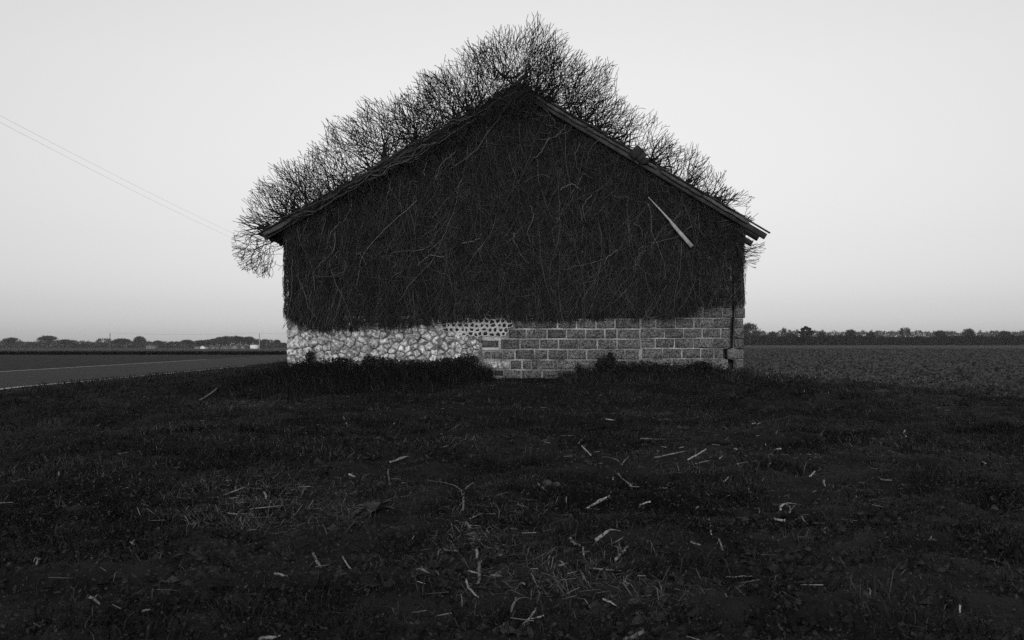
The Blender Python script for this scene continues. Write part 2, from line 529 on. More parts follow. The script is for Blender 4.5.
def lump(poly, depth, rough=0.35):
    """a stone face: outline at the wall, shoulders, an uneven crown"""
    # round the corners by inserting midpoints
    q = []
    n = len(poly)
    for i in range(n):
        a, b = poly[i], poly[(i + 1) % n]
        q.append((a[0] * .91 + b[0] * .09, a[1] * .91 + b[1] * .09)); q.append((a[0] * .09 + b[0] * .91, a[1] * .09 + b[1] * .91))
    cx_ = sum(p[0] for p in q) / len(q); cy_ = sum(p[1] for p in q) / len(q)
    n = len(q); V = []
    for p in q: V.append((wx(p[0]), Y0 + 0.02, wz(p[1])))
    span = max(max(abs(p[0] - cx_), abs(p[1] - cy_)) for p in q); tx, tz = U(-rough, rough), U(-rough, rough)   # a broken face lies askew
    def face(p, k): return depth * max(.25, 1 + .75 * (tx * (p[0] - cx_) + tz * (p[1] - cy_)) * k / span + U(-.10, .10))
    for p in q:
        k = U(.95, 1.0); V.append((wx(cx_ + (p[0] - cx_) * k), Y0 - face(p, k) * U(.55, .8), wz(cy_ + (p[1] - cy_) * k)))
    for p in q:
        k = U(.66, .93); V.append((wx(cx_ + (p[0] - cx_) * k), Y0 - face(p, k), wz(cy_ + (p[1] - cy_) * k)))
    Q = [(i, i + n, (i + 1) % n + n, (i + 1) % n) for i in range(n)] + [(i + n, i + 2 * n, (i + 1) % n + 2 * n, (i + 1) % n + n) for i in range(n)]
    return V, Q, [[i + 2 * n for i in range(n)][::-1]]

pts = []; rads = []
for tries in range(9000):                       # uneven dart throwing: big and small stones mixed
    p = (U(289, 484), U(316, 372)); r_ = 2.1 + (5.6 if p[0] < 385 else 4.6) * U(0, 1) ** (1.2 if p[0] < 385 else 1.9)
    if all(((p[0] - q[0]) / 1.25) ** 2 + (p[1] - q[1]) ** 2 > ((r_ + rr_) * .86) ** 2 for q, rr_ in zip(pts, rads)):
        pts.append(p); rads.append(r_)
rub = cells(pts, (289.0, 316.0, 484.0, 372.0), 40)
def flint_zone(p): return p[0] > 444 + max(0, (p[1] - 332)) * 4.5 and p[1] < 341
bxs = np.arange(289, 482.1, 1.0); bys = np.arange(316, 375.1, 1.0)        # uneven bedding mortar, smeared over some of the stones
BXg, BYg = np.meshgrid(bxs, bys)
hgt = 0.002 + 0.10 * np.clip(fbm(BXg * .10, BYg * .15, 51, 4) - .40, 0, 1) * 3.0 + rng.random(BXg.shape) * .010
hgt = np.where((BXg > 300.5) & (BXg < 304.5) & (BYg < 347), .003, hgt)
hgt = np.where((BXg > 443) & (BYg < 339), .012, hgt)
V = np.stack([wx(BXg), Y0 - hgt, wz(BYg)], -1).reshape(-1, 3)
ix = np.arange(BXg.size).reshape(BXg.shape)
Q = np.stack([ix[:-1, :-1], ix[1:, :-1], ix[1:, 1:], ix[:-1, 1:]], -1).reshape(-1, 4)
bpart('rubble_bed', mesh_data('rubble_bed', V, quads=Q), M['rubble_mortar'], front)
def odd_place(p):
    if p[0] > 480 and p[1] > 338: return True
    if 301 < p[0] < 304 and p[1] < 346: return True
    return False
for p, poly in rub:
    if flint_zone(p) or odd_place(p): continue
    big = U(0.05, 0.30) if U(0, 1) < .8 else U(.4, 1.3)
    
    V, Q, P = lump(shrink(poly, p, big), U(0.04, 0.15), .6)
    wide = max(q[0] for q in poly) - min(q[0] for q in poly)
    dark = wide < 6.5 and U(0, 1) < 3 * (0.008 if p[0] < 410 else 0.03)
    bpart('stone', mesh_data('stone', V, quads=Q, polys=P), M['flint'] if dark else M['rubble'], front)
# left corner quoins standing proud of the wall edge
for k, (y0, y1, x1) in enumerate([(321, 329, 294.5), (329, 338.5, 295.5), (338.5, 349, 301.5), (349, 356, 299), (356, 364.8, 297.5)]):
    V, Q, P = lump([(287.7, y0 + .5), (x1, y0 + .7), (x1 - .3, y1 - .5), (288.2, y1 - .4)], 0.14)
    bpart('quoin', mesh_data('quoin', V, quads=Q, polys=P), M['rubble'], front)

pts = []
for r_ in range(6):
    yy = 317.2 + r_ * 4.25
    for x in np.arange(436 + U(0, 5), 512, 5.5):
        pts.append((x + U(-1.5, 1.5), yy + U(-.8, .8)))
fl = cells(pts, (434, 315, 513, 343.0), 16)
netV, netQ = [], []
def flint_keep(p):
    if not flint_zone(p): return False
    if p[1] > 329 and p[0] > 508 - 0.0: return False
    if p[1] > 336.5 and p[0] > 470: return False
    return p[0] < 514
for p, poly in fl:
    if not flint_keep(p): continue
    hole = shrink(poly, p, U(0.75, 1.7)); n = len(poly)
    b = len(netV); dep = U(0.050, 0.066)
    for q in poly: netV.append((wx(q[0]), Y0 - dep, wz(q[1])))
    for q in hole: netV.append((wx(q[0]), Y0 - dep + U(-.004, .004), wz(q[1])))
    for q in hole: netV.append((wx(q[0]), Y0 - 0.014, wz(q[1])))
    for i in range(n):
        j = (i + 1) % n
        netQ.append((b + i, b + n + i, b + n + j, b + j)); netQ.append((b + n + i, b + 2 * n + i, b + 2 * n + j, b + n + j))
    V, Q, P = lump(shrink(hole, p, 0.12), U(0.015, 0.04))
    bpart('flint', mesh_data('flint', V, quads=Q, polys=P), M['flint'], front)
bpart('lime_pointing', mesh_data('lime_pointing', netV, quads=netQ), M['lime'], front)

# --- roof
def slope_dir(s):
    v = np.array([RX - APX, 0, RZ - APZ]) if s > 0 else np.array([LX - APX, 0, LZ - APZ])
    L_ = np.linalg.norm(v); return v / L_, L_
YB = BY1 + 0.5
roofs = {}
for s, ex in ((-1, LX), (1, RCX)):
    d, L_ = slope_dir(s)
    nrm = np.array([-d[2], 0, d[0]]) if s > 0 else np.array([d[2], 0, -d[0]])
    if nrm[2] < 0: nrm = -nrm
    a = np.array([APX, 0, APZ]); e = a + d * ((ex - APX) / d[0])
    sec = [a - nrm * 0.045, e - nrm * 0.045, e - nrm * 0.075, a - nrm * 0.075]
    V = [(p[0], YV + 0.05, p[2]) for p in sec] + [(p[0], YB, p[2]) for p in sec]
    P = [[0, 1, 2, 3], [7, 6, 5, 4]] + [[i, i + 4, (i + 1) % 4 + 4, (i + 1) % 4] for i in range(4)]
    ro = bpart('roof_slope', mesh_data('roof_slope', V, polys=P), M['timber'], barn)
    roofs[s] = (ro, a, e, d, nrm, np.linalg.norm(e - a))
    # tiles: a verge row of single tiles, the courses behind as one mass
    def tile(u0, y0, y1, lift):
        tl, th = 0.42, 0.016
        p0 = a + d * u0 - nrm * 0.043 + nrm * (lift + 0.016); p1 = a + d * (u0 + tl) - nrm * 0.043 + nrm * (lift + 0.040)
        sec = [p0, p1, p1 - nrm * th, p0 - nrm * th]
        V = [(p[0], y0, p[2]) for p in sec] + [(p[0], y1, p[2]) for p in sec]
        return V, [[0, 1, 2, 3], [7, 6, 5, 4]] + [[i, i + 4, (i + 1) % 4 + 4, (i + 1) % 4] for i in range(4)]
    Lr = roofs[s][5]
    massV, massP = [], []
    for u in np.arange(0.0, Lr - 0.1, 0.30):
        if not (s > 0 and abs(u - 3.5) < 0.2):
            V, P = tile(min(u, Lr - 0.40) + U(-.02, .02), YV - U(0.0, 0.07), YV + 0.26, U(0, .012))
            bpart('verge_tile', mesh_data('verge_tile', V, polys=P), M['tile'], ro)
        V, P = tile(min(u, Lr - 0.40), YV + 0.262, YB, 0.0)
        massP += [[i + len(massV) for i in p] for p in P]; massV += V
    tm = bpart('tile_courses', mesh_data('tile_courses', massV, polys=massP), M['tile'], ro)
    tm['kind'] = 'stuff'
# verge boards
def verge(s, u0, u1, drop, h, sag=0.0):
    ro, a, e, d, nrm, L_ = roofs[s]
    V = []
    n = 6
    for k in range(n + 1):
        u = u0 + (u1 - u0) * k / n; w = U(-.012, .012)
        p = a + d * u - nrm * (drop + sag * math.sin(math.pi * k / n) + w); q = p - nrm * (h + U(-.012, .012))
        for y in (YV - 0.002, YV + 0.028):
            V.append((p[0], y, p[2])); V.append((q[0], y, q[2]))
    Q = []
    for k in range(n):
        b = 4 * k; c = b + 4
        Q += [(b, b + 1, c + 1, c), (b + 2, c + 2, c + 3, b + 3), (b, c, c + 2, b + 2), (b + 1, b + 3, c + 3, c + 1)]
    Q += [(0, 2, 3, 1), (4 * n, 4 * n + 1, 4 * n + 3, 4 * n + 2)]
    bpart('verge_board', mesh_data('verge_board', V, quads=Q), M['verge'], ro)
for (u0, u1, dr) in [(0.25, 1.95, 0.055), (1.97, 3.35, 0.06), (3.37, 3.95, 0.05), (4.1, 5.25, 0.065), (5.27, 6.55, 0.055)]:
    verge(1, u0, min(u1, roofs[1][5]), dr, 0.065)
for (u0, u1, dr) in [(0.1, 2.3, 0.055), (2.32, 4.6, 0.06), (4.62, 7.3, 0.055)]:
    verge(-1, u0, min(u1, roofs[-1][5]), dr, 0.10)
# rafters: tails show beyond the covering on the right
for k, y in enumerate([YV + 0.08, YV + 0.62, YV + 1.5, YV + 2.4, YV + 3.4, YV + 4.6, YV + 6.0]):
    for s in (1, -1):
        ro, a, e, d, nrm, L_ = roofs[s]
        L2 = (RX - APX) / d[0] if s > 0 else L_ - 0.05
        L2 += (0 if k == 0 else U(-.12, .05)) if s > 0 else 0
        p = a + d * 0.1 - nrm * 0.078; q = a + d * L2 - nrm * 0.078
        hh = 0.135
        sec = [p, q, q - nrm * hh, p - nrm * hh]
        V = [(v[0], y, v[2]) for v in sec] + [(v[0], y + 0.10, v[2]) for v in sec]
        P = [[0, 1, 2, 3], [7, 6, 5, 4]] + [[i, i + 4, (i + 1) % 4 + 4, (i + 1) % 4] for i in range(4)]
        bpart('rafter', mesh_data('rafter', V, polys=P), M['timber'], barn)
# a thin batten lying on the bare rafter tails
ro, a, e, d, nrm, L_ = roofs[1]
p = a + d * (L_ - 0.3) - nrm * 0.02; q = a + d * ((RX - APX) / d[0] + 0.03) - nrm * 0.02
sec = [p, q, q - nrm * 0.03, p - nrm * 0.03]
V = [(v[0], YV + 0.0, v[2]) for v in sec] + [(v[0], YV + 0.07, v[2]) for v in sec]
bpart('batten', mesh_data('batten', V, polys=[[0, 1, 2, 3], [7, 6, 5, 4]] + [[i, i + 4, (i + 1) % 4 + 4, (i + 1) % 4] for i in range(4)]), M['verge'], barn)
# purlin ends and ridge beam under the verge
for s, us in ((1, (2.4, 4.9)), (-1, (2.5, 5.0)), (1, (0.08,))):
    ro, a, e, d, nrm, L_ = roofs[s]
    for u in us:
        c = a + d * u - nrm * 0.26
        V, Q = boxes([(c[0] - .07, c[0] + .07, Y0 - 0.06, Y0 + 0.3, c[2] - .08, c[2] + .06)])
        bpart('purlin', mesh_data('purlin', V, quads=Q), M['timber'], barn)
# displaced tile pieces standing up from the right verge
ro, a, e, d, nrm, L_ = roofs[1]
for k, (u, tilt, w, h) in enumerate([(3.20, 0.30, 0.22, 0.32), (3.42, 0.38, 0.15, 0.27), (3.58, 1.2, 0.17, 0.24)]):
    c = a + d * u
    dd = math.cos(tilt) * nrm + math.sin(tilt) * d; ee = math.cos(tilt) * d - math.sin(tilt) * nrm
    sec = [c - dd * 0.14, c - dd * 0.14 + ee * w, c + dd * (h - .14) + ee * w * .9, c + dd * (h - .17)]
    V = [(v[0], YV - 0.08 + .03 * k, v[2]) for v in sec] + [(v[0], YV - 0.055 + .03 * k, v[2]) for v in sec]
    o = bpart('slipped_tile', mesh_data('slipped_tile', V, polys=[[0, 1, 2, 3], [7, 6, 5, 4]] + [[i, i + 4, (i + 1) % 4 + 4, (i + 1) % 4] for i in range(4)]), M['bark_board'], ro)

# broken lath caught in the creeper
y_l = Y0 - 0.42
A = np.array([wx(648.5, y_l), y_l + .03, wz(197, y_l)]); B = np.array([wx(692, y_l), y_l, wz(246.5, y_l)])
t = B - A; t /= np.linalg.norm(t); side = np.array([-t[2], 0, t[0]])
V = []
for k, (f, w) in enumerate([(0, .007), (.25, .015), (.48, .022), (.56, .038), (.8, .044), (1.0, .047)]):
    c = A + (B - A) * f + side * [0, .012, .02, .006, 0, 0][k]
    for sy in (-.014, .014):
        V.append(c + side * w + np.array([0, sy, 0])); V.append(c - side * w + np.array([0, sy, 0]))
Q = []
for k in range(5):
    b = 4 * k; c = b + 4
    Q += [(b, b + 1, c + 1, c), (b + 2, c + 2, c + 3, b + 3), (b, c, c + 2, b + 2), (b + 1, b + 3, c + 3, c + 1)]
Q += [(0, 2, 3, 1), (20, 21, 23, 22)]
tag(link('broken_lath', mesh_data('broken_lath', V, quads=Q), M['lath']), 'pale splintered lath hanging slantwise in the creeper under the right eave', 'lath')

# ------------------------------------------------------------------ creeper on the gable
BOT = np.array([(280, 318), (287, 318), (300, 322), (310, 328), (330, 331), (345, 329), (360, 328), (375, 325), (400, 329), (420, 326), (440, 322), (470, 320.5), (490, 320), (520, 321.5), (560, 321), (590, 318.5), (600, 317.5), (640, 316.5), (665, 317.5), (690, 313), (705, 307), (750, 306)], float)
def bottom_z(x):
    px = 512 + x * 40
    return wz(np.interp(px, BOT[:, 0], BOT[:, 1]) + (fbm(px * .06, px * 0 + 3, 8) - .44) * 6 + (vnoise(px * .35, px * 0, 18) - .5) * 3.0)
def top_z(x):
    return np.where(x < APX, APZ + (x - APX) * (LZ - APZ) / (LX - APX), APZ + (x - APX) * (RZ - APZ) / (RX - APX)) - 0.10

creeper = empty('wall_creeper', (0, Y0 - 0.2, 0.3))
tag(creeper, 'dense mat of bare creeper twigs covering the gable wall', 'creeper')
cpos = Vector((0, Y0 - 0.2, 0.3))
def cpart(name, me, mat_):
    o = link(name, me, mat_, creeper); o.location = -cpos; return o

def strands(n, seglen, nseg, r, ylo, yhi, wander, xlo=-5.66, xhi=5.82, up=0.0, keep=None, zlo=None, flat=0.0, bright=1.0, ragged=.03):
    x = U(xlo, xhi, n); zt = top_z(x); zbm = bottom_z(x)
    z = zbm + (zt - zbm) * U(0, 1, n) ** 0.9
    if keep is not None:
        k = keep(x, z); x, z, zbm = x[k], z[k], zbm[k]; n = len(x)
    y = Y0 - U(ylo, yhi, n)
    p = np.stack([x, y, z], -1)
    ang = rng.normal(0, wander, n) + (rng.random(n) < up) * np.pi + flat * rng.choice([-1, 1], n)
    rad = r * U(0.6, 1.5, n); tint = np.where(rng.random(n) < 0.10, U(1.6, 2.9, n), U(0.35, 1.3, n)) * bright
    limit = zbm + rng.normal(-0.01, ragged, n)
    S0, S1, RR, TT = [], [], [], []
    for k in range(nseg):
        ang = ang + rng.normal(0, wander * 0.55, n)
        step = seglen * U(0.7, 1.3, n)
        q = p + np.stack([np.sin(ang) * step, rng.normal(0, 0.012, n), -np.cos(ang) * step], -1)
        q[:, 1] = np.clip(q[:, 1], Y0 - yhi - .05, Y0 - 0.012)
        ok = (q[:, 2] > limit) & (q[:, 2] < top_z(q[:, 0]) + 0.1) & (q[:, 0] > -5.66) & (q[:, 0] < 5.79)
        S0.append(p[ok]); S1.append(q[ok]); RR.append(rad[ok] * (1 - 0.5 * k / nseg)); TT.append(tint[ok])
        p = np.where(ok[:, None], q, p)
    return np.concatenate(S0), np.concatenate(S1), np.concatenate(RR), np.concatenate(TT)

def thin_right(x, z):
    t = sstep(4.0, 5.0, x)
    return rng.random(len(x)) > t * 0.78
parts_ = [strands(11000, 0.075, 11, 0.0055, 0.02, 0.20, 0.27, keep=thin_right),
          strands(3600, 0.07, 9, 0.005, 0.12, 0.30, 0.75, keep=thin_right, up=0.4),
          strands(1500, 0.09, 12, 0.007, 0.15, 0.32, 0.6, flat=0.8, keep=lambda x, z: (z > 2.6) & thin_right(x, z))]
parts_.append(strands(1900, 0.085, 24, 0.0062, 0.18, 0.31, 0.20, keep=thin_right, bright=1.7, ragged=.09))
parts_.append(strands(2600, 0.08, 16, 0.0050, 0.14, 0.30, 0.20, keep=thin_right, bright=1.25, ragged=.07))
parts_.append(strands(16000, 0.06, 9, 0.0055, 0.02, 0.22, 0.25, keep=lambda x, z: (z < bottom_z(x) + .55) & thin_right(x, z)))
parts_.append(strands(15000, 0.07, 8, 0.0055, 0.03, 0.22, 0.55, keep=lambda x, z: z > top_z(x) - .9))
S0, S1, RR, TT = [np.concatenate([p[i] for p in parts_]) for i in range(4)]
V, Q = tubes(S0, S1, RR, RR * 0.9)
mat_o = cpart('twig_mat', mesh_data('twig_mat', V, quads=Q, shade=np.repeat(TT, 6)), M['twig'])
mat_o['kind'] = 'stuff'
# dead leaves and debris caught in the mat
nD = 5000
x = U(-5.6, 5.7, nD); z = bottom_z(x) + (top_z(x) - bottom_z(x)) * U(0, 1, nD)
k = thin_right(x, z); x, z = x[k], z[k]; nD = len(x)
c = np.stack([x, Y0 - U(0.03, 0.26, nD), z], -1)
a_ = norm(rng.normal(0, 1, (nD, 3))); b_ = norm(np.cross(a_, rng.normal(0, 1, (nD, 3))))
sz = U(0.010, 0.026, nD)[:, None]
V = np.stack([c - a_ * sz, c + b_ * sz * .6, c + a_ * sz, c - b_ * sz * .6], 1).reshape(-1, 3)
lv = cpart('caught_leaves', mesh_data('caught_leaves', V, quads=np.arange(nD * 4).reshape(-1, 4), shade=np.repeat(U(0.3, 1.6, nD), 4)), M['leaf'])
lv['kind'] = 'stuff'

n = 1500
x = np.where(rng.random(n) < .25, rng.normal(APX, .5, n), LX + .8 + (APX + .2 - LX - .8) * U(0, 1, n) ** .7)
z = np.where(x < APX, APZ + (x - APX) * (LZ - APZ) / (LX - APX), APZ + (x - APX) * (RZ - APZ) / (RX - APX)) + rng.normal(-.10, .06, n)
k = (x < APX) | (rng.random(n) < np.clip(1 - (x - APX) / .9, 0, 1)); x, z = x[k], z[k]; n = len(x)
p = np.stack([x, YV - U(.01, .16, n), z], -1)
ang = np.where(rng.random(n) < .6, np.where(rng.random(n) < .5, -1.05, 2.1) + rng.normal(0, .35, n), rng.normal(0, .6, n))
S0, S1, RR = [], [], []
rad = U(.003, .008, n); steps_ = rng.integers(3, 10, n)
for k in range(9):
    ang = ang + rng.normal(0, .25, n)
    q = p + np.stack([np.sin(ang) * .075, rng.normal(0, .015, n), -np.cos(ang) * .075], -1)
    ok = k < steps_
    S0.append(p[ok]); S1.append(q[ok]); RR.append(rad[ok]); p = q
S0, S1, RR = np.concatenate(S0), np.concatenate(S1), np.concatenate(RR)
V, Q = tubes(S0, S1, RR, RR * .9)
ht = cpart('hanging_twigs', mesh_data('hanging_twigs', V, quads=Q, shade=np.repeat(U(.3, 1.3, len(S0)), 6)), M['twig']); ht['kind'] = 'stuff'

def smooth_path(pts, n):
    pts = np.asarray(pts, float); t = np.linspace(0, len(pts) - 1, n)
    i = np.clip(np.floor(t).astype(int), 0, len(pts) - 2); f = (t - i)[:, None]
    p0 = pts[np.maximum(i - 1, 0)]; p1 = pts[i]; p2 = pts[i + 1]; p3 = pts[np.minimum(i + 2, len(pts) - 1)]
    return 0.5 * (2 * p1 + (p2 - p0) * f + (2 * p0 - 5 * p1 + 4 * p2 - p3) * f ** 2 + (3 * p1 - p0 - 3 * p2 + p3) * f ** 3)
def vine_stem(pxs, r0, r1, y=None, jit=0.012):
    y = Y0 - U(.26, .40) if y is None else y
    w = smooth_path([(wx(a, y), y, wz(b, y)) for a, b in pxs], max(8, len(pxs) * 5))
    w = w + rng.normal(0, jit, w.shape) * np.array([1, .6, 1])
    V, Q, P = poly_tube(w, np.linspace(r0, r1, len(w)), 5)
    return cpart('vine_stem', mesh_data('vine_stem', V, quads=Q, polys=P, smooth=True), M['vine'])
TR = [[(425, 133), (427, 147), (427, 160), (424, 176)], [(509.7, 100), (503, 109), (495.6, 115.6), (488, 116.4)], [(488, 109), (487, 128), (486, 148)],
      [(473.7, 112.5), (473, 123), (476, 136), (476, 150)], [(470.6, 104), (469, 123), (462, 138), (451, 145), (448, 153), (438, 175), (422, 199)],
      [(409.7, 140), (399, 156), (380, 169), (362, 176)], [(335, 233), (334, 249), (325, 260), (313.7, 272), (315.6, 292)],
      [(417, 201), (390, 225), (364.5, 252.7), (358.6, 274), (357, 288)], [(448.4, 218.6), (436.7, 233), (431, 246), (418, 247)],
      [(462, 244), (477.7, 239), (481.6, 233)], [(444, 257), (429, 256), (417, 266)], [(310.7, 204), (308, 221), (300, 239)],
      [(525, 86), (531, 108), (532, 117)], [(520, 91), (507, 104), (500, 115), (490, 117)], [(541, 106), (552, 117), (556, 128)],
      [(573, 118), (570, 130), (560, 134)], [(600, 138), (590, 150), (587, 163)], [(549, 138), (540, 153), (531, 160)],
      [(530, 205), (533, 217), (528, 232), (530, 243)], [(592, 195), (583, 207), (586, 222)], [(560, 190), (572, 184), (580, 190)],
      [(455, 60 + 92), (441, 165), (436, 180)], [(350, 185), (352, 205), (343, 222)], [(382, 165), (390, 182), (386, 200)]]
for t_ in TR: vine_stem(t_, U(.009, .014), U(.005, .008))
for k in range(24):
    px = U(300, 690); py0 = 346 + (wz(0) - float(top_z(np.array([wx(px)]))[0]) - wz(0) + HC) * 40 - 3
    top_py = HOR - (float(top_z(np.array([wx(px)]))[0]) - HC) * 40
    py = top_py + (290 - top_py) * U(0.02, 0.75); ang = rng.normal(0.0, 0.8); pts_ = [(px, py)]
    for s in range(int(U(3, 6))):
        ang += rng.normal(0, .5); L_ = U(7, 13)
        nx_, ny_ = pts_[-1][0] + math.sin(ang) * L_, pts_[-1][1] + abs(math.cos(ang)) * L_
        if ny_ > 305 or not (292 < nx_ < 735): break
        if HOR - (float(top_z(np.array([wx(nx_)]))[0]) - HC) * 40 > ny_: break
        pts_.append((nx_, ny_))
    if len(pts_) >= 3: vine_stem(pts_, U(.006, .010), .004)
# stems creeping along the left verge
def verge_px(x): return 233 - (x - 258) * 0.5725
for k in range(34):
    x0 = U(262, 450); x1 = min(x0 + U(30, 100), 522); off = U(-4, 13); n = 6
    vine_stem([(x0 + (x1 - x0) * i / n, verge_px(x0 + (x1 - x0) * i / n) + off + U(-4, 4)) for i in range(n + 1)], U(.006, .016), U(.004, .008), y=YV - U(.02, .20))

# ------------------------------------------------------------------ shrubby creeper growing over the roof
def grow(starts, dirs, r0, step, nsteps, psplit, alive, outward, trop, jit, rmin, spread, maxtips, seed, taper=0.965, lift=None, crowd=None):
    g = np.random.default_rng(seed)
    p = np.array(starts, float); d = norm(np.array(dirs, float)); r = np.array(r0, float) * np.ones(len(p)); lim = g.uniform(.80, 1.03, len(p))
    A_, B_, RA, RB = [], [], [], []
    seen = np.zeros(0, np.int64)
    def key(a):
        i = np.floor(a / np.array(crowd)).astype(np.int64) + 4096
        return (i[:, 0] * 8192 + i[:, 1]) * 8192 + i[:, 2]
    for s in range(nsteps):
        if len(p) == 0: break
        o = outward(p)
        d = norm(d * 1.0 + o * trop + g.normal(0, jit, d.shape))
        if lift is not None: d = norm(d + np.array([0, 0, lift]))
        q = p + d * step * g.uniform(.75, 1.25, len(p))[:, None]
        r2 = np.maximum(r * taper, rmin)
        ok = alive(q, lim)
        if crowd is not None and s > 1:          # twigs shun places already taken by others
            kq = key(q); moved = kq != key(p)
            first = np.zeros(len(kq), bool); first[np.unique(kq, return_index=True)[1]] = True
            ok &= ~moved | (first & ~np.isin(kq, seen)) | (g.random(len(kq)) < .10)
            seen = np.unique(np.concatenate([seen, kq[ok]]))
        A_.append(p[ok]); B_.append(q[ok]); RA.append(r[ok]); RB.append(r2[ok])
        p, d, r, lim = q[ok], d[ok], r2[ok], lim[ok]
        n = len(p)
        if n and n < maxtips:
            sp = g.random(n) < psplit
            if sp.any():
                k = sp.sum()
                ax = norm(np.cross(d[sp], g.normal(0, 1, (k, 3))))
                ang = g.uniform(spread * .6, spread * 1.3, k)[:, None]
                nd = norm(d[sp] * np.cos(ang) + ax * np.sin(ang))
                d[sp] = norm(d[sp] * np.cos(ang * .6) - ax * np.sin(ang * .6))
                p = np.concatenate([p, p[sp]]); d = np.concatenate([d, nd])
                rr = np.maximum(r[sp] * g.uniform(.55, .85, k), rmin)
                r[sp] = np.maximum(r[sp] * .9, rmin)
                r = np.concatenate([r, rr]); lim = np.concatenate([lim, g.uniform(.80, 1.03, k)])
    return np.concatenate(A_), np.concatenate(B_), np.concatenate(RA), np.concatenate(RB)

def roof_line(px):
    return 233 - (px - 258) * 0.5725 if px < 520 else 83 + (px - 520) * 0.592
CROWD = .046
CL = [  # focus px, radius px, limbs, tips, lean (x,z), label
    (280, 48, 19, 620, (-0.9, 0.6), 'bare shrubby creeper spilling over the left eave corner'),
    (312, 58, 17, 700, (-0.55, 0.8), 'bare twiggy creeper clump just above the left eave'),
    (357, 63, 11, 700, (-0.25, 1.0), 'bare creeper clump low on the left roof slope, dotted with seed heads'),
    (400, 66, 11, 720, (-0.15, 1.0), 'bare creeper clump at the middle of the left roof slope'),
    (441, 61, 11, 680, (-0.1, 1.0), 'bare creeper clump high on the left roof slope'),
    (478, 66, 12, 720, (-0.15, 1.0), 'dense bare creeper clump just left of the ridge'),
    (524, 69, 15, 900, (0.05, 1.0), 'tallest dome of bare creeper twigs at the ridge'),
    (563, 66, 13, 760, (0.35, 0.9), 'wide fan of bare creeper just right of the ridge'),
    (602, 48, 15, 520, (0.4, 0.8), 'bare creeper fan above the slipped tiles on the right slope'),
    (640, 46, 15, 460, (0.45, 0.8), 'thin bare creeper fan just below the slipped tiles'),
    (676, 42, 15, 400, (0.5, 0.75), 'open bare creeper spray on the lower right slope'),
    (707, 35, 13, 260, (0.5, 0.7), 'sparse creeper spray near the right eave'),
    (734, 29, 7, 120, (0.5, 0.6), 'last few creeper twigs above the right eave end'),
]
for i, (px, R, limbs, tips, lean, lab) in enumerate(CL):
    g = np.random.default_rng(500 + i)
    yc = YV + 0.55
    Rm = R / 40.0
    base = np.array([wx(px, YV), yc, wz(roof_line(px), YV) + 0.0])
    slope = np.array([1, 0, 0.5725]) if px < 520 else np.array([1, 0, -0.592]); slope = slope / np.linalg.norm(slope)
    nrm = np.array([-slope[2], 0, slope[0]])
    n = limbs * 5
    nb = max(4, limbs // 2); bp = np.linspace(-.5, .5, nb) * Rm + g.normal(0, .05, nb); which = g.integers(0, nb, n); bd = g.uniform(-.4, .5, nb)
    along = bp[which] + g.normal(0, .025, n)
    starts = base + slope * along[:, None] + np.array([0, 1, 0]) * (bd[which] + g.normal(0, .06, n))[:, None] + nrm * 0.02
    cut = starts[:, 0] > wx(752, YV); starts[cut, 0] = wx(752, YV)
    sk = base - nrm * 0.35 * Rm
    axis_ = np.array([lean[0], 0, lean[1]])
    dirs = norm(norm(starts - sk) * .7 + axis_ * 0.45 + g.normal(0, .7, (n, 3)) * np.array([1, .7, .8]))
    ph = g.uniform(0, 6.28, 3)
    def alive(q, lim, base=base, Rm=Rm, ph=ph, nrm=nrm):
        v = q - base
        th = np.arctan2(v[:, 2], v[:, 0])
        Rl = Rm * (1 + .06 * np.sin(5 * th + ph[0]) + .04 * np.sin(11 * th + ph[1]))
        dist = np.sqrt(v[:, 0] ** 2 + v[:, 2] ** 2 + (v[:, 1] * .85) ** 2)
        return (dist < Rl * lim) & (v @ nrm > -0.12)
    def outward(p, sk=sk): return norm(p - sk)
    st = 0.062
    A_, B_, RA, RB = grow(starts, dirs, g.uniform(.35, 1.0, n) ** 2.5 * .036 * (Rm / 1.6) ** .6, st, int(Rm / st * 1.7), .34, alive, outward, .065, .065, .0058, .50, tips * 2, 700 + i, taper=.945, crowd=(CROWD, .26, CROWD))
    root = empty('roof_creeper', tuple(base))
    tag(root, lab, 'creeper', 'clumps of bare creeper along the roof')
    thick = RA > 0.0105
    for nm, sel in (('branches', thick), ('twigs', ~thick)):
        V, Q = tubes(A_[sel] - base, B_[sel] - base, RA[sel], RB[sel], 5 if nm == 'branches' else 3)
        k = 10 if nm == 'branches' else 6
        link(nm, mesh_data(nm, V, quads=Q, shade=np.repeat(g.uniform(.5, 1.2, sel.sum()), k)), M['bark'], root)['kind'] = 'stuff'
    if i in (2, 3):     # little seed heads on the twig ends
        far = np.linalg.norm((B_ - base)[:, [0, 2]], axis=1) > Rm * .86
        c = (B_ - base)[far]; c = c[g.random(len(c)) < .10]
        o4 = np.array([(0, 0, 1), (.94, 0, -.33), (-.47, .82, -.33), (-.47, -.82, -.33)]) * 0.016
        V = (c[:, None] + o4[None]).reshape(-1, 3)
        T = (np.arange(len(c))[:, None, None] * 4 + np.array([(0, 1, 2), (0, 2, 3), (0, 3, 1), (1, 3, 2)])[None]).reshape(-1, 3)
        link('seed_heads', mesh_data('seed_heads', V, tris=T, shade=np.full(len(V), .7)), M['bark'], root)

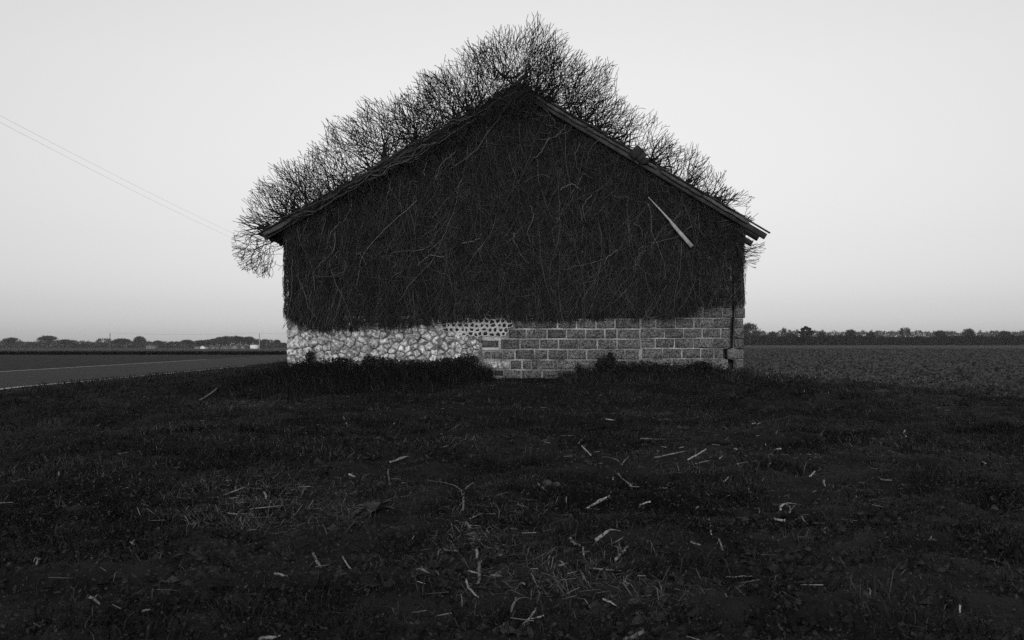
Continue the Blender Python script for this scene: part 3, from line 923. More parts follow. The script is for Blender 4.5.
# sprays hanging below the eaves
def spray(name_label, base, starts, dirs, step, nst, tips, axis_, alive, seed, r0, ps=.24, trop=.14):
    base = np.array(base)
    A_, B_, RA, RB = grow(np.array(starts), dirs, r0, step, nst, ps, alive, lambda p: np.tile(norm(np.array(axis_, float)), (len(p), 1)), trop, .2, .0052, .5, tips, seed)
    root = empty('roof_creeper', tuple(base))
    tag(root, name_label, 'creeper', 'clumps of bare creeper along the roof')
    V, Q = tubes(A_ - base, B_ - base, RA, RB, 3)
    link('twigs', mesh_data('twigs', V, quads=Q, shade=np.full(len(V), .8)), M['bark'], root)['kind'] = 'stuff'
g = np.random.default_rng(61)
b0 = np.array([wx(266), YV + .4, wz(240)])
st = b0 + g.uniform(-1, 1, (16, 3)) * np.array([.35, .4, .10]) + np.array([.1, 0, 0])
def al1(q, lim):
    px = 512 + q[:, 0] / q[:, 1] * F; py = HOR - (q[:, 2] - HC) / q[:, 1] * F
    return (((px - 268) / 38) ** 2 + ((py - 246) / 33) ** 2 < lim ** 2) & (px < 292)
spray('tangled creeper twigs hanging below the left eave against the sky', b0, st, g.normal(0, .5, (16, 3)) + np.array([-.6, 0, -.45]),   .06, 26, 160, (-.6, 0, -.25), al1, 62, g.uniform(.006, .014, 16), ps=.17, trop=.06)
b0 = np.array([wx(741), Y0 + 1.2, wz(250, Y0 + 1.2)])
st = b0 + g.uniform(-1, 1, (9, 3)) * np.array([.05, .8, .36]) + np.array([.05, 0, 0])
def al2(q, lim):
    px = 512 + q[:, 0] / q[:, 1] * F; py = HOR - (q[:, 2] - HC) / q[:, 1] * F
    return (px < 746 + 26 * lim * np.clip(1 - (py - 238) / 55, .15, 1)) & (py < 285)
spray('thin creeper twigs poking out under the right eave beams', b0, st, g.normal(0, .3, (9, 3)) + np.array([.9, 0, .1]), .06, 16, 60, (1, 0, .1), al2, 64, g.uniform(.006, .012, 9), ps=.22)

# ------------------------------------------------------------------ grass, leaves, litter
def blades(name, x, y, h, w, lean, label, shade, mat_='grass', lift=0.0, cat='grass', bend=None, zbase=None):
    n = len(x)
    z = ground_h(x, y) + lift - 0.015 if zbase is None else zbase
    az = U(0, 2 * np.pi, n); fa = U(0, 2 * np.pi, n)
    base = np.stack([x, y, z], -1)
    sidev = np.stack([np.cos(fa), np.sin(fa), np.zeros(n)], -1) * (w / 2)[:, None]
    ld = np.stack([np.cos(az), np.sin(az), np.zeros(n)], -1) if bend is None else bend
    upv = np.array([0, 0, 1.0])
    mid = base + upv * (h * .6)[:, None] + ld * (h * lean * .35)[:, None]
    tip = base + upv * (h * (1 - .35 * np.minimum(lean, 1.6)))[:, None] + ld * (h * lean)[:, None]
    V = np.stack([base - sidev, base + sidev, mid + sidev * .75, mid - sidev * .75, tip], 1).reshape(-1, 3)
    b = np.arange(n)[:, None] * 5
    Q = b + np.array([[0, 1, 2, 3]]); T = b + np.array([[3, 2, 4]])
    o = link(name, mesh_data(name, V, quads=Q, tris=T, shade=np.repeat(shade, 5)), M[mat_])
    if label: tag(o, label, cat, kind='stuff')
    return o

def scatter(n, y0, y1, half=0.60):
    """even over the wedge of ground in front of the camera"""
    y = np.sqrt(U(y0 ** 2, y1 ** 2, n)); x = U(-half, half, n) * y + U(-.3, .3, n)
    return x, y

xs, ys, hs, ws = [], [], [], []
for n, a, b, hm in ((130000, 3.2, 7.5, .060), (120000, 7.5, 13, .068), (120000, 13, 22.4, .080)):
    x, y = scatter(n, a, b)
    patch = fbm(x * .8, y * .8, 31); tuft = vnoise(x * 5, y * 5, 47)
    k = rng.random(n) < sstep(.30, .52, patch) * .93 + .07
    x, y, patch, tuft = x[k], y[k], patch[k], tuft[k]
    xs.append(x); ys.append(y); hs.append(hm * U(.5, 1.5, len(x)) * (.6 + .9 * tuft)); ws.append(np.full(len(x), .0045) * (1 + y / 14) * U(.7, 1.3, len(x)))
x = np.concatenate(xs); y = np.concatenate(ys); h = np.concatenate(hs); w = np.concatenate(ws)
off_road = (x > road_x(y) + .8)
x, y, h, w = x[off_road], y[off_road], h[off_road], w[off_road]
sh = np.where(rng.random(len(x)) < .10, U(1.8, 3.6, len(x)), U(.25, 1.3, len(x))) * (0.15 + 1.8 * fbm(x * .9, y * 1.3, 77) ** 1.2) * (.6 + .8 * vnoise(x * 6, y * 6, 13))
blades('grass', x, y, h, w, U(.3, 1.5, len(x)), 'short dark tufted grass over the foreground', sh)

# long drooping grass on the bank under the rubble wall and the bank's left flank
n = 15000
px = U(255, 492, n); dep = U(0.05, 3.2, n)
y = Y0 - dep; x = wx(px)
k = rng.random(n) < np.where(px < 285, .7, 1.0) * np.clip(1.25 - dep / 3.2, 0, 1)
x, y, dep = x[k], y[k], dep[k]; n = len(x)
bend = norm(np.stack([rng.normal(-.25, .5, n), rng.normal(-1, .4, n), np.zeros(n)], -1))
hgt = U(.30, .72, n) * np.clip(1.15 - dep * .25, .35, 1) * np.where(x < wx(287), .6, 1)
blades('long_grass', x, y, hgt, U(.006, .012, n), U(.45, 1.2, n), 'long drooping grass on the bank below the rubble stone wall', np.where(rng.random(n) < .2, U(1.5, 3.6, n), U(.3, 1.2, n)), bend=bend)
n = 7000
px = U(560, 750, n); dep = U(0.05, 2.0, n); x = wx(px); y = Y0 - dep
hgt = U(.14, .50, n) * np.clip(1.1 - dep * .4, .3, 1)
blades('long_grass', x, y, hgt, U(.006, .012, n), U(.4, 1.3, n), 'ragged grass at the foot of the block wall', np.where(rng.random(n) < .25, U(2.0, 4.5, n), U(.4, 1.6, n)))
n = 4500
x = U(-13, -5.8, n); y = U(15, 30, n); k = (x > road_x(y) + .9) & (rng.random(n) < .35 + fbm(x * .7, y * .7, 5))
x, y = x[k], y[k]; n = len(x)
blades('verge_grass', x, y, U(.10, .30, n), U(.010, .02, n), U(.5, 1.3, n), 'rough grass verge between the barn and the road', U(.4, 1.3, n))
n = 9000
y = U(18, 75, n); x = road_x(y) + .12 + U(0, 1, n) ** 1.5 * 3.0
blades('roadside_grass', x, y, U(.06, .26, n), U(.010, .03, n), U(.5, 1.4, n), 'rough grass along the near edge of the road', U(.4, 1.5, n))
n = 3000
x = U(5.9, 14, n); y = U(19, 40, n)
blades('stubble', x, y, U(.04, .13, n), U(.008, .018, n), U(.3, 1.4, n), 'short pale stubble on the field right of the barn', U(.3, 1.0, n), mat_='straw')

# taller tufts here and there
tx, ty, th_, tb = [], [], [], []
for k in range(330):
    cx, cy = scatter(1, 3.6, 21.5); m = int(U(20, 60)); rr = U(.03, .12) * (1 + cy[0] / 20)
    tx.append(cx + rng.normal(0, rr, m)); ty.append(cy + rng.normal(0, rr, m)); th_.append(U(.05, .16, m) * U(.7, 1.3)); tb.append(np.full(m, U(.5, 2.2)) * U(.5, 1.5, m))
x = np.concatenate(tx); y = np.concatenate(ty); h = np.concatenate(th_); b = np.concatenate(tb); k = (x > road_x(y) + .8) & (y < Y0 - .1)
x, y, h, b = x[k], y[k], h[k], b[k]
blades('tuft_grass', x, y, h, U(.003, .006, len(x)) * (1 + y / 14), U(.3, 1.4, len(x)), 'taller wiry tufts standing out of the short grass', b)

# fallen leaves and weeds flat among the grass
def leaf_quads(c, size, up, shade):
    n = len(c)
    nrm_ = norm(rng.normal(0, 1, (n, 3)) + np.array([0, 0, up]))
    a = norm(np.cross(nrm_, rng.normal(0, 1, (n, 3)))); b = np.cross(nrm_, a)
    s = size[:, None]
    V = np.stack([c - a * s, c + b * s * .55 - nrm_ * s * .15, c + a * s, c - b * s * .55 - nrm_ * s * .15], 1).reshape(-1, 3)
    i = np.arange(n)[:, None] * 4
    T = np.concatenate([i + np.array([[0, 1, 2]]), i + np.array([[0, 2, 3]])])
    return V, T, np.repeat(shade, 4)
cs, ss, sd_ = [], [], []
for n, a, b in ((26000, 3.2, 8), (20000, 8, 14), (12000, 14, 22)):
    x, y = scatter(n, a, b); k = x > road_x(y) + .8; x, y = x[k], y[k]; n = len(x)
    cs.append(np.stack([x, y, ground_h(x, y) + U(.005, .05, n)], -1)); ss.append(U(.004, .011, n) * (1 + y / 16)); sd_.append(U(.4, 2.2, n))
V, T, S = leaf_quads(np.concatenate(cs), np.concatenate(ss), 1.2, np.concatenate(sd_))
tag(link('leaf_litter', mesh_data('leaf_litter', V, tris=T, shade=S), M['leaf']), 'small dead leaves and weeds among the grass', 'leaf litter', kind='stuff')

# straw litter, thicker in a few drifts
cx_, cy_ = [], []
x, y = scatter(1500, 3.3, 21); cx_.append(x); cy_.append(y)
for (px, py, n, sx, sy) in [(245, 405, 130, 1.0, .5), (232, 492, 150, .55, .16), (235, 522, 90, .3, .12), (300, 507, 40, .5, .08), (445, 398, 50, .7, .12), (475, 538, 110, .22, .25), (440, 446, 50, .5, .12),
                            (640, 452, 30, .6, .15), (700, 455, 60, .7, .2), (800, 505, 45, .45, .25), (590, 590, 60, .35, .1), (520, 510, 40, .3, .12), (620, 412, 60, 1.6, .3), (685, 440, 35, .9, .2), (215, 430, 60, .9, .3)]:
    p = at_ground(px, py); cx_.append(p[0] + rng.normal(0, sx, n)); cy_.append(p[1] + rng.normal(0, sy, n) * 1.6)
x = np.concatenate(cx_); y = np.concatenate(cy_); k = (y < Y0 - .2) & (x > road_x(y) + .8); x, y = x[k], y[k]; n = len(x)
az = U(0, np.pi, n); Ls = U(.03, .11, n); zz = ground_h(x, y) + U(.01, .05, n)
dv = np.stack([np.cos(az), np.sin(az), rng.normal(0, .15, n)], -1) * Ls[:, None] / 2
c = np.stack([x, y, zz], -1)
V, Q = tubes(c - dv, c + dv, U(.0015, .004, n), U(.001, .003, n))
tag(link('straw_litter', mesh_data('straw_litter', V, quads=Q, shade=np.repeat(np.where(rng.random(n) < .12, U(.8, 1.3, n), U(.12, .55, n)), 6)), M['straw']), 'scattered thin scraps of dry straw in the grass', 'straw', kind='stuff')

# pale matted grass in drifts
xx, yy = [], []
for (px, py, n, sx, sy) in [(245, 406, 900, .9, .45), (232, 492, 900, .5, .14), (238, 520, 600, .28, .12), (300, 508, 250, .5, .06), (440, 447, 300, .5, .12), (478, 540, 260, .16, .2), (520, 512, 200, .25, .1), (590, 592, 350, .35, .1), (620, 412, 500, 1.8, .35), (215, 432, 500, .9, .3), (660, 398, 350, .9, .25), (700, 470, 200, .5, .2), (560, 570, 200, .3, .15), (330, 450, 300, .8, .2), (860, 440, 500, 1.2, .4), (120, 480, 500, 1.0, .3)]:
    p = at_ground(px, py); xx.append(p[0] + rng.normal(0, sx, n)); yy.append(p[1] + rng.normal(0, sy * 1.7, n))
x = np.concatenate(xx); y = np.concatenate(yy); k = (y < Y0 - .1) & (x > road_x(y) + .8); x, y = x[k], y[k]; n = len(x)
blades('matted_grass', x, y, U(.04, .13, n), U(.003, .007, n), U(.9, 2.2, n), 'pale matted dead grass lying in drifts', U(.16, .75, n), mat_='straw')
# crumbs and clods of bare earth between the grass
cs = []
for n, a, b in ((9000, 3.2, 7), (9000, 7, 13), (7000, 13, 22)):
    x, y = scatter(n, a, b); k = (fbm(x * .8, y * .8, 31) < .46) & (x > road_x(y) + 1.0); x, y = x[k], y[k]
    cs.append(np.stack([x, y, ground_h(x, y)], -1))
c = np.concatenate(cs); n = len(c); sz = U(0, 1, n) ** 2.5 * .035 + .006
o5 = np.array([(1, 0, 0), (0, 1, 0), (-1, 0, 0), (0, -1, 0), (.1, .1, .8)])
V = c[:, None] + (o5[None] + rng.normal(0, .25, (n, 5, 3))) * sz[:, None, None]
T = (np.arange(n)[:, None, None] * 5 + np.array([(0, 1, 4), (1, 2, 4), (2, 3, 4), (3, 0, 4)])[None]).reshape(-1, 3)
tag(link('earth_crumbs', mesh_data('earth_crumbs', V.reshape(-1, 3), tris=T, shade=np.repeat(U(.8, 4.0, n), 5)), M['soil']), 'crumbs of bare earth between the grass patches', 'earth', kind='stuff')
# clods of the field on the right
n = 16000
y = 21 + (190 - 21) * U(0, 1, n) ** 2.0; x = y * U(.235, .62, n); k = (x > BX1 + .5); x, y = x[k], y[k]; n = len(x)
c = np.stack([x, y, ground_h(x, y)], -1); sz = U(.02, .075, n) * (1 + y / 120)
o6 = np.array([(1, 0, 0), (-.5, .87, 0), (-.5, -.87, 0), (.1, .1, .75)])
V = c[:, None] + (o6[None] + rng.normal(0, .22, (n, 4, 3))) * sz[:, None, None]
T = (np.arange(n)[:, None, None] * 4 + np.array([(0, 1, 3), (1, 2, 3), (2, 0, 3)])[None]).reshape(-1, 3)
tag(link('clods', mesh_data('clods', V.reshape(-1, 3), tris=T, shade=np.repeat(U(1.0, 7.5, n), 4)), M['soil']), 'crumbly clods of earth on the field right of the barn', 'clods', kind='stuff')

# single corn stalk pieces, where they lie
def stalk(p0, p1, wpx, label, group=None, mid=None):
    pp = [p0] + ([mid] if mid else []) + [p1]
    W = [at_ground(a, b, .022) for a, b in pp]
    W = [w + np.array([0, 0, U(-.008, .012)]) for w in W]
    dist = W[0][1]
    r = max(wpx / 2 * dist / F, .003) * 0.78
    n = 7
    path = smooth_path(W, n) if mid else np.linspace(W[0], W[1], n)
    path = path + rng.normal(0, .0012, path.shape)
    Lw = np.linalg.norm(W[-1] - W[0]); tt = np.linspace(0, 1, n)
    path = path + np.outer(np.sin(tt * math.pi), np.array([U(-1, 1), U(-1, 1), 0])) * Lw * .02
    path[:, 2] += (tt - .5) * U(-.022, .022)
    rad = np.full(n, r) * U(.85, 1.05, n); rad[[2, 4]] *= 1.12; rad[-1] *= .45; rad[-2] *= .8
    o0 = path[0].copy()
    V, Q, P = poly_tube(path - o0, rad, 6)
    V[:6] += rng.normal(0, r * .5, (6, 3)); V[-6:] += rng.normal(0, r * .5, (6, 3))
    root = link('corn_stalk', mesh_data('corn_stalk', V, quads=Q, polys=P, smooth=False), M['stalk'], loc=o0)
    tag(root, label, 'corn stalk', group)
    if wpx >= 2.3 and U(0, 1) < .75:                     # a dry leaf sheath peeling off
        a = path[2] - o0; d_ = norm(path[-1] - path[0]); sd2 = np.array([-d_[1], d_[0], 0]) * rng.choice([-1, 1])
        l = Lw * U(.35, .8); V = []
        for k in range(5):
            t = k / 4; c = a + d_ * l * t * .8 + sd2 * (r * 1.1 + l * .35 * t * t) + np.array([0, 0, .4 * r + .02 * math.sin(t * 3)])
            w_ = r * (1.3 - t) * .9
            V += [c - sd2 * w_ * .5 + np.array([0, 0, w_ * .6]), c + sd2 * w_ * .5]
        link('dry_sheath', mesh_data('dry_sheath', V, quads=[(2 * k, 2 * k + 1, 2 * k + 3, 2 * k + 2) for k in range(4)]), M['stalk'], root)
    return root
G_ = 'dry corn stalk pieces strewn over the grass'
named = [
    ((463.6, 509.7), (473.3, 483.3), 2.6, 'pale bent corn stalk standing out upper left of the straw heap', (464.3, 491.5)),
    ((478.2, 562.4), (478.2, 583.5), 4.2, 'thick straight corn stalk pointing at the camera below the straw heap', None),
    ((465.8, 579), (478, 600), 3.0, 'slanting corn stalk just below the thick straight one', (470.5, 588)),
    ((586, 508.7), (609.7, 496.9), 3.0, 'thick pale corn stalk tapering to the right, below the two round stones', None),
    ((595.7, 540), (611, 529.5), 4.2, 'stout short corn stalk lying above the crossed pair', None),
    ((615, 559), (627.5, 546.7), 4.2, 'stout corn stalk of the crossed pair, lying slantwise', None),
    ((619.4, 541), (621.5, 555), 2.4, 'thin corn stalk crossing the stout one upright', None),
    ((611.9, 542.3), (623.7, 539.2), 2.2, 'thin flat corn stalk just above the crossed pair', None),
    ((589.3, 566.7), (621, 569.4), 2.2, 'long thin corn stalk lying level below the crossed pair', None),
    ((313.4, 553), (321.3, 570), 4.0, 'thick lone corn stalk in the grass at lower left', None),
    ((390, 462.5), (407, 456), 2.3, 'pale straight corn stalk beside the small leafy tuft', None),
    ((619.4, 475), (628.8, 456.5), 2.4, 'bent corn stalk in the middle of the grass, crooked like a hook', (621, 465)),
    ((618, 474.5), (632, 487), 2.4, 'slanting corn stalk just under the hooked one', None),
    ((653.8, 457.5), (685, 452.5), 1.8, 'long thin corn stalk lying level right of the hooked one', None),
    ((688, 459.6), (706, 450), 2.4, 'pale corn stalk slanting up to the right end of the long level one', None),
    ((624.5, 640), (645, 631), 6.0, 'stout corn stalk butt at the bottom edge of the picture', None),
    ((511.6, 615), (516, 601), 3.0, 'upright sliver of corn stalk near the bottom centre', None),
    ((524, 625), (536.6, 612), 3.2, 'dull corn stalk slanting right of the upright sliver', None),
    ((471, 544.5), (483.6, 537.7), 3.2, 'pale corn stalk at the right side of the straw heap', None),
    ((466.9, 537), (476, 531), 3.2, 'short thick corn stalk on top of the straw heap', None),
    ((465.8, 522), (470.7, 529), 3.6, 'short split corn stalk at the head of the straw heap', None),
    ((449.4, 431), (461, 424), 2.2, 'pale corn stalk on the mown grass before the bank', None),
    ((199.4, 400), (219.7, 385.6), 1.8, 'long thin reed leaning on the bank at far left', None),
    ((537.7, 484), (547.4, 489.5), 2.4, 'corn stalk lying against the two round stones', None),
    ((489, 498), (502.3, 513), 1.7, 'thin dark-ended stalk slanting right of the straw heap', None),
    ((470, 520.5), (483, 512), 1.5, 'thin straw rising right from the split stalk', None),
    ((222, 497), (248, 486), 2.2, 'long grey stalk among the straw drift at left', None),
    ((258.8, 639), (279, 635.5), 4.5, 'pale corn stalk cut by the lower left edge of the picture', None),
    ((768.2, 456), (770, 464), 3.4, 'stubby upright corn stalk at the right beyond the hollow', None),
    ((774, 519.7), (785.6, 522.3), 3.2, 'short level corn stalk at the right edge of the grass', None),
    ((780, 511), (785.5, 504.5), 3.0, 'short corn stalk leaning just above the level one at right', None),
    ((789.7, 513), (796, 504), 2.6, 'second short leaning corn stalk above the level one at right', None),
    ((708.4, 521), (710.5, 536), 2.6, 'lone upright corn stalk splinter lower right of centre', None),
    ((578.8, 443), (581, 434), 2.6, 'upright corn stalk stub in the grass before the block wall', None),
    ((582, 445), (591, 456), 2.0, 'slanting corn stalk right under the upright stub', None),
    ((343, 417), (348, 428), 1.6, 'thin slanting stalk below the long grass bank', None),
    ((250, 507.5), (306, 504), 1.6, 'long level reed below the straw drift at left', (280, 506.5)),
]
for a_, b_, w_, lab, mid in named: stalk(a_, b_, w_, lab, G_, mid)
more = [((348, 473.4), (355.6, 477.5), 2.6), ((274.4, 574.4), (287.5, 577), 2.6), ((343, 558.7), (353, 568.7), 2.0), ((263.4, 493), (266, 501), 2.2), ((444, 550), (458, 550.5), 2.6), ((498, 556), (504.4, 552), 2.6),
        ((517, 505), (527, 506.5), 2.6), ((749, 486.5), (750, 493), 2.6), ((724, 481), (729, 477.5), 2.0), ((696, 464.5), (711, 460), 1.8), ((802, 516.5), (804.5, 523), 2.4), ((822, 529), (826, 534), 3.0), ((810, 477), (815, 472.5), 2.2),
        ((824, 480), (825, 487), 2.4), ((719, 541), (722.5, 550), 2.4), ((640, 439.5), (665, 440), 1.4), ((606, 420), (616, 420.3), 1.5), ((752, 425), (756, 422.5), 1.6), ((757, 425), (760.5, 422.5), 1.6), ((390, 428), (396, 421.6), 1.6),
        ((388, 471), (390, 484), 1.6), ((476.5, 551), (476.5, 560), 3.6), ((726, 575.5), (752, 577.5), 1.8), ((622, 577), (629, 588), 1.8), ((422, 568), (426, 573), 2.4), ((566, 499), (566, 507), 2.0), ((639, 505), (650, 503.5), 2.2)]
LAND = [((374, 510), 'the withered dock'), ((374, 455), 'the small upright leafy tuft'), ((551, 485), 'the two round stones'), ((297, 533), 'the small pale stone'), ((474, 538), 'the straw heap'), ((620, 550), 'the crossed stalks'),
        ((624, 466), 'the hooked stalk'), ((700, 454), 'the long level stalk'), ((787, 510), 'the two short leaning stalks'), ((709, 528), 'the lone upright splinter'), ((580, 440), 'the upright stalk stub'), ((235, 492), 'the straw drift'),
        ((317, 562), 'the thick lone stalk'), ((478, 575), 'the thick straight stalk'), ((605, 497), 'the tapering stalk'), ((650, 375), 'the dark bramble bush'), ((385, 385), 'the long grass bank'), ((735, 400), 'the corner pier weed'), ((635, 634), 'the stout stalk butt'), ((769, 460), 'the stubby upright stalk')]
taken = set()
def frag_label(px, py):
    for (lx, ly), nm in sorted(LAND, key=lambda q: math.hypot(q[0][0] - px, (q[0][1] - py) * 1.4)):
        dx, dy = px - lx, py - ly
        for rel in ([('left of' if dx < 0 else 'right of'), ('behind' if dy < 0 else 'in front of')] if abs(dx) > abs(dy) else [('behind' if dy < 0 else 'in front of'), ('left of' if dx < 0 else 'right of')]):
            lab = 'small corn stalk fragment in the grass ' + rel + ' ' + nm
            if lab not in taken:
                taken.add(lab); return lab
for k in range(26):                                    # looser scatter in the middle and on the right
    px, py = (U(640, 822), U(440, 560)) if k % 2 else (U(430, 640), U(470, 625))
    a = U(0, math.pi); l_ = U(5, 11) * (py - 330) / 170; more.append(((px, py), (px + l_ * math.cos(a), py + l_ * .5 * math.sin(a)), U(1.2, 2.6) * (py - 300) / 200))
for a_, b_, w_ in more: stalk(a_, b_, w_, frag_label(*a_), G_)
# beyond the picture's sides the litter goes on
EDGE = ['on the far left grass, level with the straw drift', 'low on the far left, near the small pale stone', 'left of the straw drift and farther off', 'near the bottom left corner', 'on the far right grass, level with the leaning stalks', 'low on the far right, below the leaning stalks', 'at the right edge by the field', 'near the bottom right, nearest the middle', 'nearest the bottom right corner', 'on the far right, close to the field clods', 'at the left edge, low down', 'at bottom left, nearest the middle']
for px, py in [(60, 470), (130, 540), (160, 450), (90, 600), (880, 480), (930, 540), (980, 460), (870, 590), (960, 610), (905, 430), (40, 560), (150, 610)]:
    a = U(0, math.pi); L_ = U(6, 13); stalk((px, py), (px + L_ * math.cos(a), py + .6 * L_ * math.sin(a)), U(1.8, 3.6), 'stray corn stalk piece ' + EDGE.pop(0), G_)

# stones
def pebble(px, py, w, h, label, seed):
    g = np.random.default_rng(seed)
    p = at_ground(px, py); s = p[1] / F
    V, Q = [], []
    nu, nv = 10, 6
    for j in range(nv):
        ph = math.pi * (j + .5) / nv
        for i in range(nu):
            th = 2 * math.pi * i / nu; k = g.uniform(.9, 1.1)
            V.append((w / 2 * s * math.sin(ph) * math.cos(th) * k, w * .45 * s * math.sin(ph) * math.sin(th) * k, h / 2 * s * math.cos(ph) * k * .85))
    for j in range(nv - 1):
        for i in range(nu): Q.append((j * nu + i, (j + 1) * nu + i, (j + 1) * nu + (i + 1) % nu, j * nu + (i + 1) % nu))
    P = [list(range(nu)), list(range((nv - 1) * nu, nv * nu))[::-1]]
    o = link('field_stone', mesh_data('field_stone', V, quads=Q, polys=P, smooth=True), M['stone'], loc=(p[0], p[1], p[2] + h * .35 * s))
    o.rotation_euler = (0, g.uniform(-.4, .1), g.uniform(-.5, .5))
    tag(o, label, 'stone', 'stones lying in the grass')
pebble(547, 487, 12, 9, 'larger smooth stone of the pair in mid grass', 1)
pebble(556.5, 488, 9, 8, 'smaller dark stone of the pair in mid grass', 2)
pebble(297, 533, 6, 4, 'small pale stone in the grass at lower left', 3)

# broad-leaved weeds
def weed(px, py, nleaf, L, wd, upr, label, shade):
    root_p = at_ground(px, py)
    root = empty('weed_plant', tuple(root_p)); tag(root, label, 'weed', 'broad-leaved weeds in the grass')
    for k in range(nleaf):
        az = U(0, 2 * math.pi); l = L * U(.6, 1.15); w = wd * U(.7, 1.2); u = upr * U(.5, 1.2)
        d = np.array([math.cos(az), math.sin(az), 0]); s = np.array([-d[1], d[0], 0]); V = []
        for t, ww in ((0, .12), (.25, .7), (.5, 1.0), (.78, .7), (1, .05)):
            c = d * l * t * (.35 + .65 * (1 - u)) + np.array([0, 0, 1]) * l * (u * t - .35 * t * t * (1 - .5 * u)) + np.array([0, 0, .02])
            V += [c - s * w * ww / 2 + np.array([0, 0, .012 * ww]), c - np.array([0, 0, .006 * ww]), c + s * w * ww / 2 + np.array([0, 0, .012 * ww])]
        Q = [(3 * i + j, 3 * i + j + 1, 3 * i + j + 4, 3 * i + j + 3) for i in range(4) for j in range(2)]
        link('weed_leaf', mesh_data('weed_leaf', V, quads=Q, smooth=True, shade=np.full(15, shade * U(.6, 1.4))), M['leaf'], root)
weed(374, 514, 18, .22, .075, .5, 'withered dock with broad flat leaves in the left grass', 3.6)
weed(374, 463, 22, .17, .022, .7, 'small upright leafy tuft beside a pale corn stalk', 1.5)
weed(735, 402, 14, .30, .05, .8, 'low weed at the foot of the right corner pier', 1.2)
weed(798, 398, 12, .22, .03, .9, 'thin dark weed on the field edge at right', .6)

# brambles against the wall
def bramble(name, label, lumps, n, size, seed, ystem=True):
    g = np.random.default_rng(seed)
    c0 = lumps[0]
    root_p = np.array([c0[0], Y0 - .4, float(ground_h(c0[0], Y0 - .4))])
    root = empty(name, tuple(root_p)); tag(root, label, 'bush', 'low bushes along the wall foot')
    C_, S0, S1 = [], [], []
    for (x, z, rx, rz, dy) in lumps:
        m = int(n * rx * rz * 8)
        v = norm(g.normal(0, 1, (m, 3))) * (g.random((m, 1)) ** .45)
        p = np.array([x, Y0 - dy, z]) + v * np.array([rx, min(dy, .55), rz])
        p = p[(p[:, 1] < Y0 - .03) & (p[:, 2] > ground_h(p[:, 0], p[:, 1]))]
        C_.append(p)
        for k in range(int(26 * rx / .4)):
            e = np.array([x, Y0 - dy, z]) + norm(g.normal(0, 1, 3)) * np.array([rx, min(dy, .5), rz]) * g.uniform(.7, 1.55)
            e[1] = min(e[1], Y0 - .03)
            s = np.array([x + g.uniform(-.5, .5) * rx, Y0 - dy * g.uniform(.5, 1.2), 0.0]); s[2] = float(ground_h(s[0], s[1])) - .02
            mdd = (s + e) / 2 + np.array([0, 0, .12]) + g.normal(0, .04, 3)
            S0 += [s, mdd]; S1 += [mdd, e]
    C_ = np.concatenate(C_) - root_p
    V, T, S = leaf_quads(C_, g.uniform(size * .6, size * 1.3, len(C_)), .4, g.uniform(.35, 1.2, len(C_)))
    link('foliage', mesh_data('foliage', V, tris=T, shade=S), M['leaf'], root)
    S0 = np.array(S0) - root_p; S1 = np.array(S1) - root_p
    V, Q = tubes(S0, S1, np.full(len(S0), .005), np.full(len(S0), .004))
    link('stems', mesh_data('stems', V, quads=Q, shade=np.full(len(V), 1.0)), M['bark'], root)
def L(px, py, rx, rz, dy=.45): return (wx(px), wz(py), rx / 40, rz / 40, dy)
bramble('bramble_bush', 'dark leafy bramble bush before the block wall near the right corner', [L(615, 372, 26, 12), L(640, 372, 24, 12), L(665, 373, 26, 11), L(692, 373, 20, 12), L(603, 364, 9, 8, .3), L(610, 359, 5, 7, .2), L(712, 376, 16, 11), L(700, 366, 10, 6, .3), L(640, 384, 60, 10, .8)], 1000, .036, 81)
bramble('bramble_bush', 'straggly low bramble shoots left of the dark bramble bush', [L(585, 374, 10, 7, .3), L(578, 368, 4, 6, .2), L(568, 378, 14, 5, .4)], 1000, .026, 82)
bramble('ivy_fringe', 'dark ivy fringe along the top of the long grass below the rubble wall', [L(310, 368, 16, 9, .3), L(340, 365, 24, 8, .3), L(371, 361, 7, 7, .25), L(385, 364, 26, 7, .3), L(420, 365, 24, 6, .3), L(450, 364, 20, 7, .3), L(468, 360, 12, 6, .3), L(474, 372, 12, 10, .35), L(300, 374, 12, 9, .35), L(312, 357, 5, 6, .2)], 1000, .036, 83)

# ------------------------------------------------------------------ far trees, hedges, houses, poles
def tree_proto(seed, dome=1.0, steps=15, tips=420, trunk_h=.22, dense=.42, twig=.012):
    """unit-height bare tree (1 m tall; scaled when placed)"""
    g = np.random.default_rng(seed)
    V, Q, P = poly_tube([(0, 0, -.03), (.004, 0, trunk_h * .5), (0, .004, trunk_h), (.01, 0, trunk_h + .12)], [.022, .018, .016, .012], 6)
    trunk = mesh_data('trunk', V, quads=Q, polys=P, shade=np.full(len(V), .7)); trunk.materials.append(M['far_twig'])
    n = 9
    st = np.stack([g.normal(0, .008, n), g.normal(0, .008, n), g.uniform(trunk_h * .7, trunk_h + .14, n)], -1)
    dr = norm(g.normal(0, .6, (n, 3)) + np.array([0, 0, .7]))
    c = np.array([0, 0, .58]); rad = np.array([.36 * dome, .36 * dome, .44])
    def al(q, lim): return (((q - c) / rad) ** 2).sum(1) < lim ** 2 * 1.05
    A_, B_, RA, RB = grow(st, dr, g.uniform(.010, .016, n), .05, steps, dense, al, lambda p: norm(p - np.array([0, 0, .2])), .16, .22, twig * .45, .55, tips, seed + 1, taper=.93)
    V, Q = tubes(A_, B_, np.maximum(RA, twig * .4), np.maximum(RB, twig * .4))
    crown = mesh_data('crown', V, quads=Q, shade=np.repeat(g.uniform(.6, 1.3, len(A_)), 6)); crown.materials.append(M['far_twig'])
    return trunk, crown
PR = [tree_proto(900 + 7 * k, dome=d_, dense=.5, twig=.013) for k, d_ in enumerate((1.0, 1.25, .8, 1.1))]
